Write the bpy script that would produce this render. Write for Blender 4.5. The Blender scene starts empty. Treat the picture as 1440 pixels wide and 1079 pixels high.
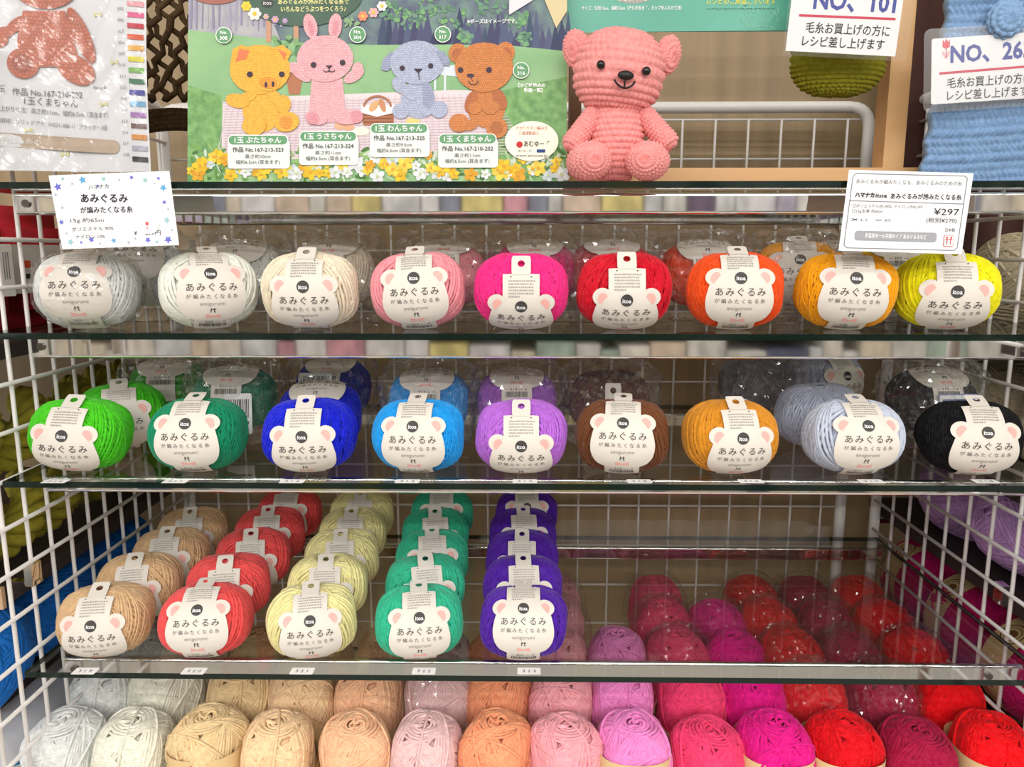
import bpy, bmesh, math, random
import numpy as np
from mathutils import Vector, Matrix, Euler

S = bpy.context.scene
COL = S.collection
PI = math.pi
R = math.radians

# ------------------------------------------------------------------ camera
W, H, F = 1440, 1079, 1081.0
PITCH, YAW = R(9.7), 0.0148
CAM = Vector((0.0, 0.0, 1.35))
cam = bpy.data.cameras.new('camera')
cam.sensor_width = 36.0
cam.lens = F / W * 36.0
cam.clip_start = 0.02
camo = bpy.data.objects.new('camera', cam)
COL.objects.link(camo)
camo.location = CAM
camo.rotation_euler = (PI / 2 - PITCH, 0, YAW)
S.camera = camo
FW = Vector((-math.sin(YAW) * math.cos(PITCH), math.cos(YAW) * math.cos(PITCH), -math.sin(PITCH)))
RT = Vector((math.cos(YAW), math.sin(YAW), 0))
UP = RT.cross(FW)

def ray(px, py):
    return FW + RT * ((px - 720) / F) + UP * ((539.5 - py) / F)
def P(px, py, Y):            # point of the plane y = Y that the photo shows at px, py
    d = ray(px, py)
    return CAM + d * (Y / d.y)
def xat(px, Y, z):           # the x at which depth Y, height z shows in photo column px
    k = (px - 720) / F
    cy, sy, cp, sp = math.cos(YAW), math.sin(YAW), math.cos(PITCH), math.sin(PITCH)
    return (k * (Y * cy * cp - (z - CAM.z) * sp) - Y * sy) / (cy + k * sy * cp)
def scl(Y, py):              # metres per photo pixel on an upright sheet at depth Y
    return Y / F / ray(720, py).y
def PX(px, py, X):           # the same on a plane x = X
    d = ray(px, py)
    return CAM + d * (X / d.x)
def PZ(px, py, Z):
    d = ray(px, py)
    return CAM + d * ((Z - CAM.z) / d.z)

# ------------------------------------------------------------------ world, exposure, lamps
S.view_settings.view_transform = 'Standard'
S.view_settings.look = 'None'
S.view_settings.gamma = 1.0
S.view_settings.exposure = 0.04
S.render.film_transparent = False
try:
    S.cycles.use_denoising = True
    S.cycles.max_bounces = 10
    S.cycles.diffuse_bounces = 4
    S.cycles.glossy_bounces = 5
    S.cycles.transparent_max_bounces = 40
    S.cycles.caustics_reflective = False
    S.cycles.caustics_refractive = False
    S.cycles.sample_clamp_indirect = 4.0
except Exception:
    pass
world = bpy.data.worlds.new('shop_light')
S.world = world
world.use_nodes = True
world.node_tree.nodes['Background'].inputs[0].default_value = (1.0, 0.99, 0.98, 1)
world.node_tree.nodes['Background'].inputs[1].default_value = 1.0

LAMP_Y = [-0.45, -1.35, -2.35, -3.35]
LAMP_W = [17, 32, 66, 88]
def lamp(y, watts):
    l = bpy.data.lights.new('ceiling_light', 'AREA')
    l.shape = 'RECTANGLE'
    l.size, l.size_y = 4.2, 0.16
    l.energy = watts
    l.color = (1.0, 0.985, 0.96)
    o = bpy.data.objects.new('ceiling_light', l)
    COL.objects.link(o)
    o.location = (0, y, 2.62)
for _y, _w in zip(LAMP_Y, LAMP_W):
    lamp(_y, _w)

# ------------------------------------------------------------------ materials
def lin(c):
    out = []
    for v in c:
        v = v / 255.0
        out.append(v / 12.92 if v <= 0.04045 else ((v + 0.055) / 1.055) ** 2.4)
    return out
_m = {}
def new_mat(name):
    m = bpy.data.materials.new(name)
    m.use_nodes = True
    nt = m.node_tree
    return m, nt, nt.nodes['Principled BSDF']
def flat(c, rough=0.55, spec=0.3):
    k = ('flat', tuple(c), rough)
    if k not in _m:
        m, nt, b = new_mat('print')
        b.inputs['Base Color'].default_value = (*lin(c), 1)
        b.inputs['Roughness'].default_value = rough
        b.inputs['Specular IOR Level'].default_value = spec
        _m[k] = m
    return _m[k]
def noisy(c1, c2, scale, rough=0.6, stretch=(1, 1, 1), detail=4, contrast=(0.35, 0.65), bump=0.0, tex='noise'):
    k = ('noisy', tuple(c1), tuple(c2), scale, rough, stretch, contrast, bump, tex)
    if k in _m:
        return _m[k]
    m, nt, b = new_mat('mottled')
    tc = nt.nodes.new('ShaderNodeTexCoord')
    mp = nt.nodes.new('ShaderNodeMapping')
    mp.inputs['Scale'].default_value = stretch
    nt.links.new(tc.outputs['Object'], mp.inputs[0])
    if tex == 'noise':
        n = nt.nodes.new('ShaderNodeTexNoise')
        n.inputs['Scale'].default_value = scale
        n.inputs['Detail'].default_value = detail
        fac = n.outputs['Fac']
    else:
        n = nt.nodes.new('ShaderNodeTexVoronoi')
        n.inputs['Scale'].default_value = scale
        fac = n.outputs['Distance']
    nt.links.new(mp.outputs[0], n.inputs['Vector'])
    r = nt.nodes.new('ShaderNodeValToRGB')
    r.color_ramp.elements[0].position = contrast[0]
    r.color_ramp.elements[1].position = contrast[1]
    r.color_ramp.elements[0].color = (*lin(c1), 1)
    r.color_ramp.elements[1].color = (*lin(c2), 1)
    nt.links.new(fac, r.inputs[0])
    nt.links.new(r.outputs[0], b.inputs['Base Color'])
    b.inputs['Roughness'].default_value = rough
    if bump:
        bp = nt.nodes.new('ShaderNodeBump')
        bp.inputs['Strength'].default_value = bump
        bp.inputs['Distance'].default_value = 0.001
        nt.links.new(fac, bp.inputs['Height'])
        nt.links.new(bp.outputs[0], b.inputs['Normal'])
    _m[k] = m
    return m
def yarn_mat(c, fuzz=1.0, sheen=0.5):
    if max(c) < 60: sheen = 0.05
    k = ('yarn', tuple(c), fuzz, sheen)
    if k in _m:
        return _m[k]
    m, nt, b = new_mat('yarn')
    tc = nt.nodes.new('ShaderNodeTexCoord')
    n = nt.nodes.new('ShaderNodeTexNoise')
    n.inputs['Scale'].default_value = 260
    n.inputs['Detail'].default_value = 3
    nt.links.new(tc.outputs['Object'], n.inputs['Vector'])
    L = lin(c)
    r = nt.nodes.new('ShaderNodeValToRGB')
    r.color_ramp.elements[0].position = 0.3
    r.color_ramp.elements[1].position = 0.7
    r.color_ramp.elements[0].color = (*[v * 0.86 for v in L], 1)
    r.color_ramp.elements[1].color = (*[min(1, v * 1.08 + 0.012) for v in L], 1)
    nt.links.new(n.outputs['Fac'], r.inputs[0])
    nt.links.new(r.outputs[0], b.inputs['Base Color'])
    b.inputs['Roughness'].default_value = 0.85
    b.inputs['Specular IOR Level'].default_value = 0.15
    b.inputs['Sheen Weight'].default_value = sheen
    b.inputs['Sheen Roughness'].default_value = 0.35
    b.inputs['Sheen Tint'].default_value = (*[min(1, 0.4 + 0.6 * v) for v in L], 1)
    bp = nt.nodes.new('ShaderNodeBump')
    bp.inputs['Strength'].default_value = 0.55 * fuzz
    bp.inputs['Distance'].default_value = 0.0007
    n2 = nt.nodes.new('ShaderNodeTexNoise')
    n2.inputs['Scale'].default_value = 900
    n2.inputs['Detail'].default_value = 2
    nt.links.new(tc.outputs['Object'], n2.inputs['Vector'])
    nt.links.new(n2.outputs['Fac'], bp.inputs['Height'])
    nt.links.new(bp.outputs[0], b.inputs['Normal'])
    _m[k] = m
    return m
def fresnel(nt, ior):        # the same mirror share on both faces of a thin sheet
    fr = nt.nodes.new('ShaderNodeFresnel')
    g = nt.nodes.new('ShaderNodeNewGeometry')
    mx = nt.nodes.new('ShaderNodeMapRange')
    mx.inputs[3].default_value = ior
    mx.inputs[4].default_value = 1.0 / ior
    nt.links.new(g.outputs['Backfacing'], mx.inputs[0])
    nt.links.new(mx.outputs[0], fr.inputs[0])
    return fr
def film_mat(haze=0.06, rough=0.06, refl=1.0):
    k = ('film', haze, rough, refl)
    if k in _m:
        return _m[k]
    m = bpy.data.materials.new('clear_film')
    m.use_nodes = True
    nt = m.node_tree
    nt.nodes.clear()
    out = nt.nodes.new('ShaderNodeOutputMaterial')
    tr = nt.nodes.new('ShaderNodeBsdfTransparent')
    tr.inputs[0].default_value = (0.98, 0.98, 0.98, 1)
    gl = nt.nodes.new('ShaderNodeBsdfGlossy')
    gl.inputs['Roughness'].default_value = rough
    df = nt.nodes.new('ShaderNodeBsdfDiffuse')
    df.inputs[0].default_value = (0.85, 0.85, 0.85, 1)
    fr = fresnel(nt, 1.45)
    mu = nt.nodes.new('ShaderNodeMath')
    mu.operation = 'MULTIPLY'
    mu.inputs[1].default_value = refl
    nt.links.new(fr.outputs[0], mu.inputs[0])
    m1 = nt.nodes.new('ShaderNodeMixShader')
    m1.inputs[0].default_value = haze
    nt.links.new(tr.outputs[0], m1.inputs[1])
    nt.links.new(df.outputs[0], m1.inputs[2])
    m2 = nt.nodes.new('ShaderNodeMixShader')
    nt.links.new(mu.outputs[0], m2.inputs[0])
    nt.links.new(m1.outputs[0], m2.inputs[1])
    nt.links.new(gl.outputs[0], m2.inputs[2])
    nt.links.new(m2.outputs[0], out.inputs[0])
    _m[k] = m
    return m
def glass_mat():
    if 'glass' in _m:
        return _m['glass']
    m = bpy.data.materials.new('shelf_glass')
    m.use_nodes = True
    nt = m.node_tree
    nt.nodes.clear()
    out = nt.nodes.new('ShaderNodeOutputMaterial')
    tr = nt.nodes.new('ShaderNodeBsdfTransparent')
    tr.inputs[0].default_value = (0.945, 0.955, 0.945, 1)
    gl = nt.nodes.new('ShaderNodeBsdfGlossy')
    gl.inputs['Roughness'].default_value = 0.02
    fr = fresnel(nt, 1.55)
    m2 = nt.nodes.new('ShaderNodeMixShader')
    nt.links.new(fr.outputs[0], m2.inputs[0])
    nt.links.new(tr.outputs[0], m2.inputs[1])
    nt.links.new(gl.outputs[0], m2.inputs[2])
    nt.links.new(m2.outputs[0], out.inputs[0])
    _m['glass'] = m
    return m
def simple(name, c, rough=0.5, metal=0.0, spec=0.5, coat=0.0):
    k = ('simple', name)
    if k not in _m:
        m, nt, b = new_mat(name)
        b.inputs['Base Color'].default_value = (*lin(c), 1)
        b.inputs['Roughness'].default_value = rough
        b.inputs['Metallic'].default_value = metal
        b.inputs['Specular IOR Level'].default_value = spec
        b.inputs['Coat Weight'].default_value = coat
        _m[k] = m
    return _m[k]
CHROME = simple('chrome', (232, 232, 232), 0.04, 1.0)
EDGE = simple('glass_edge', (12, 30, 24), 0.08)
WIRE = simple('white_wire', (236, 232, 228), 0.35)
PAPER = simple('label_paper', (229, 222, 212), 0.6, 0, 0.25)
CARD = simple('white_card', (246, 246, 248), 0.5, 0, 0.3)
BLACKP = simple('black_plastic', (10, 10, 10), 0.12)
DARKB = simple('dark_board', (52, 40, 36), 0.6)
SCREW = simple('screw_steel', (120, 115, 110), 0.3, 1.0)
def wood(c1, c2, name, scale=6.0, stretch=(9, 9, 0.5), rough=0.5):
    return noisy(c1, c2, scale, rough, stretch, 6, (0.3, 0.7), 0.08)

# ------------------------------------------------------------------ object helpers
def link(o, parent=None):
    COL.objects.link(o)
    if parent is not None:
        o.parent = parent
    return o
def tag(o, label=None, cat=None, group=None, kind=None):
    if label: o['label'] = label
    if cat: o['category'] = cat
    if group: o['group'] = group
    if kind: o['kind'] = kind
    return o
def thing(name, label, cat, loc=(0, 0, 0), rot=(0, 0, 0), group=None):
    o = bpy.data.objects.new(name, None)
    o.empty_display_size = 0.02
    COL.objects.link(o)
    o.location = loc
    o.rotation_euler = rot
    return tag(o, label, cat, group)
def mesh_obj(name, verts, faces, mats, parent=None, idx=None, smooth=False):
    me = bpy.data.meshes.new(name)
    me.from_pydata([tuple(v) for v in verts], [], [tuple(f) for f in faces])
    if not isinstance(mats, (list, tuple)):
        mats = [mats]
    for m in mats:
        me.materials.append(m)
    if idx is not None:
        me.polygons.foreach_set('material_index', idx)
    if smooth:
        me.polygons.foreach_set('use_smooth', [True] * len(me.polygons))
    me.update()
    return link(bpy.data.objects.new(name, me), parent)
class MB:
    """collects simple solids and links them as one mesh object"""
    def __init__(s):
        s.v, s.f, s.i = [], [], []
    def add(s, v, f, mi=0):
        b = len(s.v)
        s.v += [tuple(p) for p in v]
        s.f += [tuple(b + k for k in q) for q in f]
        s.i += [mi] * len(f)
    def box(s, a, b, mi=0):
        x0, y0, z0 = a; x1, y1, z1 = b
        v = [(x0, y0, z0), (x1, y0, z0), (x1, y1, z0), (x0, y1, z0), (x0, y0, z1), (x1, y0, z1), (x1, y1, z1), (x0, y1, z1)]
        s.add(v, [(0, 3, 2, 1), (4, 5, 6, 7), (0, 1, 5, 4), (1, 2, 6, 5), (2, 3, 7, 6), (3, 0, 4, 7)], mi)
    def tube(s, path, r, sides=8, closed=False, mi=0, caps=True):
        v, f = tube_geo(np.array([list(p) for p in path], float), r, sides, closed, caps)
        s.add(v, f, mi)
    def build(s, name, mats, parent=None, smooth=False):
        return mesh_obj(name, s.v, s.f, mats, parent, s.i, smooth)
def tube_geo(path, r, sides=6, closed=False, caps=False, up=None):
    n = len(path)
    if closed:
        t = np.roll(path, -1, 0) - np.roll(path, 1, 0)
    else:
        t = np.gradient(path, axis=0)
    t /= (np.linalg.norm(t, axis=1)[:, None] + 1e-12)
    if up is None:
        a = np.array([0.0, 0, 1]) if abs(t[:, 2].mean()) < 0.9 and np.abs(t[:, 2]).max() < 0.995 else np.array([1.0, 0.13, 0.07])
        up = np.tile(a, (n, 1))
    nrm = np.cross(t, up)
    nrm /= (np.linalg.norm(nrm, axis=1)[:, None] + 1e-12)
    bn = np.cross(t, nrm)
    rr = np.broadcast_to(np.asarray(r, float), (n,))
    ang = np.arange(sides) * 2 * PI / sides
    v = path[:, None, :] + rr[:, None, None] * (np.cos(ang)[None, :, None] * nrm[:, None, :] + np.sin(ang)[None, :, None] * bn[:, None, :])
    v = v.reshape(-1, 3)
    f = []
    m = n if closed else n - 1
    for i in range(m):
        a0 = i * sides; b0 = ((i + 1) % n) * sides
        for k in range(sides):
            k2 = (k + 1) % sides
            f.append((a0 + k, b0 + k, b0 + k2, a0 + k2))
    if caps and not closed:
        f.append(tuple(range(sides)))
        f.append(tuple((n - 1) * sides + k for k in reversed(range(sides))))
    return v.tolist(), f
def rounded_path(pts, rad, n=6):
    out = []
    m = len(pts)
    for i in range(m):
        p = Vector(pts[i]); a = Vector(pts[i - 1]); b = Vector(pts[(i + 1) % m])
        u = (a - p).normalized(); w = (b - p).normalized()
        s, e = p + u * rad, p + w * rad
        for k in range(n + 1):
            t = k / n
            out.append(s * (1 - t) ** 2 + p * 2 * t * (1 - t) + e * t * t)
    return out

# ------------------------------------------------------------------ lettering
_tx = {}
_tc = bpy.data.curves.new('lettering', 'FONT')
_to = bpy.data.objects.new('lettering', _tc)
COL.objects.link(_to)
def glyphs(body, bold=0.0):
    """2D mesh of a line of text with size 1: verts, faces, (xmin, xmax)"""
    k = (body, bold)
    if k not in _tx:
        _tc.body = body
        _tc.size = 1.0
        _tc.resolution_u = 2
        _tc.offset = bold
        _tc.align_x = 'LEFT'
        dg = bpy.context.evaluated_depsgraph_get()
        dg.update()
        ev = _to.evaluated_get(dg)
        me = ev.to_mesh()
        vs = [(v.co.x, v.co.y) for v in me.vertices]
        fs = [tuple(p.vertices) for p in me.polygons]
        ev.to_mesh_clear()
        xs = [p[0] for p in vs] or [0, 1]
        ys = [p[1] for p in vs] or [0, 1]
        _tx[k] = (vs, fs, min(xs), max(xs), min(ys), max(ys))
    return _tx[k]

class Flat:
    """flat printed shapes in (u, v) units, each on a layer; fn(u, v, layer) -> local point"""
    def __init__(s, fn):
        s.fn = fn
        s.v, s.f, s.i, s.mats = [], [], [], []
    def _mi(s, m):
        if not hasattr(m, 'node_tree'):
            m = flat(m)
        if m not in s.mats:
            s.mats.append(m)
        return s.mats.index(m)
    def poly(s, pts, m, layer=0):
        a = sum(pts[i - 1][0] * pts[i][1] - pts[i][0] * pts[i - 1][1] for i in range(len(pts)))
        b = len(s.v)
        s.n = getattr(s, 'n', 0) + 1
        layer = layer + 0.05 * (s.n % 19)
        s.v += [s.fn(u, v, layer) for u, v in pts]
        s.f.append(tuple(range(b, b + len(pts))))
        s.i.append(s._mi(m))
    def ell(s, cx, cy, rx, ry, m, layer=0, rot=0, n=24, a0=0, a1=360):
        pts = []
        c, d = math.cos(R(rot)), math.sin(R(rot))
        for k in range(n):
            t = R(a0 + (a1 - a0) * k / (n if a1 - a0 == 360 else n - 1))
            x, y = rx * math.cos(t), ry * math.sin(t)
            pts.append((cx + x * c - y * d, cy + x * d + y * c))
        s.poly(pts, m, layer)
    def rrect(s, cx, cy, w, h, r, m, layer=0, rot=0):
        pts = []
        for (sx, sy, a) in ((1, 1, 0), (-1, 1, 90), (-1, -1, 180), (1, -1, 270)):
            for k in range(5):
                t = R(a + 90 * k / 4)
                pts.append((sx * (w / 2 - r) + r * math.cos(t), sy * (h / 2 - r) + r * math.sin(t)))
        c, d = math.cos(R(rot)), math.sin(R(rot))
        s.poly([(cx + x * c - y * d, cy + x * d + y * c) for x, y in pts], m, layer)
    def line(s, p, q, w, m, layer=0):
        p, q = Vector((p[0], p[1])), Vector((q[0], q[1]))
        d = (q - p).normalized()
        n = Vector((-d.y, d.x)) * w / 2
        s.poly([tuple(p + n), tuple(q + n), tuple(q - n), tuple(p - n)], m, layer)
    def arc(s, cx, cy, r, w, a0, a1, m, layer=0, n=12, ry=None):
        ry = ry or r
        for k in range(n):
            t0, t1 = R(a0 + (a1 - a0) * k / n), R(a0 + (a1 - a0) * (k + 1) / n)
            s.line((cx + r * math.cos(t0), cy + ry * math.sin(t0)), (cx + r * math.cos(t1), cy + ry * math.sin(t1)), w, m, layer)
    def star(s, cx, cy, r, m, layer=0, rot=90):
        s.poly([(cx + (r if k % 2 == 0 else r * 0.48) * math.cos(R(rot + 36 * k)), cy + (r if k % 2 == 0 else r * 0.48) * math.sin(R(rot + 36 * k))) for k in range(10)], m, layer)
    def text(s, body, cx, cy, size, m, layer=1, width=None, rot=0, bold=0.0, down=False):
        """centred on cx, cy; down=True when v grows downwards (photo pixels)"""
        vs, fs, x0, x1, y0, y1 = glyphs(body, bold)
        sx = size if width is None else width / max(1e-6, x1 - x0)
        mx, my = (x0 + x1) / 2, 0.36
        c, d = math.cos(R(rot)), math.sin(R(rot))
        b = len(s.v)
        for x, y in vs:
            u, v = (x - mx) * sx, (y - my) * size
            if down: v = -v
            s.v.append(s.fn(cx + u * c - v * d, cy + u * d + v * c, layer))
        mi = s._mi(m)
        for f in fs:
            s.f.append(tuple(b + k for k in f))
            s.i.append(mi)
    def build(s, name, parent=None):
        return mesh_obj(name, s.v, s.f, s.mats, parent, s.i)

# ------------------------------------------------------------------ setting
def slab(name, a, b, m, kind='structure'):
    mb = MB(); mb.box(a, b)
    o = mb.build(name, m)
    o['kind'] = kind
    return o
YB = 0.905                                                  # wooden back wall
slab('floor', (-4, -5, -0.05), (4, YB + 0.05, 0), simple('floor_tile', (205, 200, 192), 0.35))
slab('ceiling', (-4, -5, 2.7), (4, YB + 0.05, 2.75), simple('ceiling_paint', (238, 236, 232), 0.8))
WALLW = wood((150, 128, 96), (172, 148, 112), 'back_wood')
slab('wall_back', (-4, YB, 0), (4, YB + 0.05, 2.7), WALLW)
slab('wall_front', (-4, -5.05, 0), (4, -5, 2.7), simple('front_paint', (225, 222, 216), 0.8))

# stock across the aisle, seen only in the chrome
def opposite():
    t = thing('display_shelf', 'tall shop shelf of coloured stock across the aisle, mirrored in the chrome rails', 'shelf', (0, -1.75, 0))
    mb = MB()
    for z in (0.1, 0.42, 0.74, 1.06, 1.38):
        mb.box((-2.2, -0.4, z), (2.2, 0, z + 0.02))
    mb.box((-2.2, -0.42, 0), (2.2, -0.4, 1.7))
    mb.build('shelf_board', simple('opposite_board', (230, 226, 218), 0.5), t)
    rnd = random.Random(4)
    cols = [(240, 240, 238), (236, 236, 240), (244, 240, 232), (228, 232, 238), (230, 230, 225), (235, 225, 205), (150, 156, 176), (230, 170, 185), (96, 104, 132), (235, 235, 235), (206, 200, 222), (186, 208, 196), (236, 222, 150), (120, 104, 130), (225, 225, 230), (236, 216, 196)]
    mats = [noisy([v * 0.80 for v in c], [min(255, v * 1.03) for v in c], 16, 0.4, (1.6, 1, 0.6)) for c in cols]
    st = MB()
    for z in (0.12, 0.44, 0.76, 1.08, 1.40):
        x = -2.15
        while x < 2.1:
            w = rnd.uniform(0.05, 0.16)
            h = rnd.uniform(0.22, 0.295)
            st.box((x, -0.38, z), (x + w - 0.008, 0.012, z + h), rnd.randrange(len(cols)))
            x += w
    st.build('stock', mats, t)['kind'] = 'stuff'
opposite()

# ceiling fittings that hold the lamps
for _y in LAMP_Y:
    t = thing('ceiling_lamp', 'long fluorescent ceiling lamp, %s the wooden back wall' % ['nearest', 'second from', 'third from', 'farthest from'][LAMP_Y.index(_y)], 'lamp', (0, _y, 2.7))
    mb = MB(); mb.box((-2.15, -0.1, -0.075), (2.15, 0.1, 0))
    mb.build('housing', simple('lamp_housing', (240, 240, 240), 0.4), t)

# ------------------------------------------------------------------ glass shelves
YE, YR, YK = 0.527, 0.556, 0.815
XL, XR = -0.374, 0.392
ZS = [P(720, 255, YE).z, P(720, 469.5, YE).z, P(720, 680.5, YE).z, P(720, 951, YE).z]
ZS.append(ZS[3] - 0.135)
GT = 0.0045
RAILH = [0.0158, 0.0172, 0.0128, 0.0185, 0.015]
SHELF_LABEL = ['top glass shelf on a chrome rail carrying the posters and the pink bear',
               'second glass shelf from the top carrying the white to yellow yarn balls',
               'third glass shelf from the top carrying the lime to black yarn balls',
               'fourth glass shelf from the top carrying the five receding columns of yarn balls',
               'bottom glass shelf under the large acrylic yarn skeins']
for k, z in enumerate(ZS):
    t = thing('glass_shelf', SHELF_LABEL[k], 'shelf', (0, 0, z))
    xr = XR
    mb = MB()
    x0, x1, y0, y1 = XL, xr, YE, YK
    v = [(x0, y0, -GT), (x1, y0, -GT), (x1, y1, -GT), (x0, y1, -GT), (x0, y0, 0), (x1, y0, 0), (x1, y1, 0), (x0, y1, 0)]
    mb.add(v, [(4, 5, 6, 7), (0, 3, 2, 1)], 0)
    mb.add(v, [(0, 1, 5, 4), (1, 2, 6, 5), (2, 3, 7, 6), (3, 0, 4, 7)], 1)
    mb.build('glass_pane', [glass_mat(), EDGE], t)
    h = RAILH[k]
    for (y, hh) in ((YR, h), (YK - 0.02, 0.015)):
        # rolled metal strip: rounded top and bottom edges, open at the back
        r = 0.0024
        xa, xb = x0 + 0.012, x1 - 0.004
        top = [(y + r - r * math.sin(a), -GT - 0.0006 - r + r * math.cos(a)) for a in np.linspace(-PI / 3, PI / 2, 16)]
        bot = [(y + r - r * math.cos(a), -GT - hh + r - r * math.sin(a)) for a in np.linspace(0, PI / 2, 12)]
        V, Fc = [], []
        for pr in (top, [top[-1], bot[0]], bot, [bot[-1], (y + 0.007, -GT - hh)]):
            b0 = len(V)
            V += [(xx, p[0], p[1]) for p in pr for xx in (xa, xb)]
            Fc += [(b0 + 2 * i, b0 + 2 * i + 1, b0 + 2 * i + 3, b0 + 2 * i + 2) for i in range(len(pr) - 1)]
        mesh_obj('chrome_rail', V, Fc, CHROME, t, None, True)
    for x in (x0 + 0.02, x1 - 0.03):
        mb = MB()
        mb.tube([(x, YR - 0.0016, -GT - h / 2), (x, YR + 0.001, -GT - h / 2)], 0.0028, 14)
        mb.build('screw', SCREW, t, False)

# ------------------------------------------------------------------ wire panels
ZTOP = P(1080, 151, 0.845).z
def back_panel(x0, x1, label):
    t = thing('wire_rack', label, 'wire rack', (0, 0.845, 0))
    mb = MB()
    fr = rounded_path([(x0, 0, 0.0062), (x1, 0, 0.0062), (x1, 0, ZTOP), (x0, 0, ZTOP)], 0.022)
    mb.tube(fr, 0.0062, 10, True)
    mb.build('frame', WIRE, t, True)
    mb = MB()
    x = x0 + 0.034
    while x < x1 - 0.01:
        mb.tube([(x, 0, 0.8), (x, 0, ZTOP - 0.012)], 0.0013, 6)
        x += 0.0345
    mb.build('upright_wires', WIRE, t, True)
    mb = MB()
    z = ZTOP - 0.012
    while z > 0.8:
        mb.tube([(x0 + 0.004, 0.0024, z), (x1 - 0.004, 0.0024, z)], 0.0013, 6)
        z -= 0.0480 if z < ZTOP - 0.02 else 0.040
    mb.build('level_wires', WIRE, t, True)
XBL = P(262, 650, 0.845).x
XBR = P(1182, 710, 0.845).x
back_panel(XBL, XBR, 'white wire grid panel standing at the back of the glass shelves')

def side_panel(x, y0, y1, pitch, zfirst, dz, label, phase=0.0):
    t = thing('wire_rack', label, 'wire rack', (x, 0, 0))
    mb = MB()
    fr = rounded_path([(0, y0, 0.0062), (0, y1, 0.0062), (0, y1, ZTOP), (0, y0, ZTOP)], 0.022)
    mb.tube(fr, 0.0058, 10, True)
    mb.build('frame', WIRE, t, True)
    mb = MB()
    y = phase
    while y < y1 - 0.01:
        mb.tube([(0, y, 0.8), (0, y, ZTOP - 0.01)], 0.0017, 8)
        y += pitch
    mb.build('upright_wires', WIRE, t, True)
    mb = MB()
    z = zfirst
    while z > ZTOP: z -= dz
    while z > 0.8:
        s = -1 if x > 0 else 1
        mb.tube([(0.003 * s, y0 + 0.004, z), (0.003 * s, y1 - 0.004, z)], 0.0017, 8)
        z -= dz
    mb.build('level_wires', WIRE, t, True)
XPL, XPR = XL - 0.006, XR + 0.006
side_panel(XPL, 0.40, 0.838, 0.0268, PX(0, 337, XPL).z + 10 * 0.0347, 0.0347, 'white wire grid panel at the left end of the shelves', PX(12, 505, XPL).y - 4 * 0.0268)
side_panel(XPR, 0.40, 0.838, 0.0340, PX(1440, 787, XPR).z + 14 * 0.0335, 0.0335, 'white wire grid panel at the right end of the shelves', PX(1435, 730, XPR).y - 3 * 0.0340)

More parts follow.
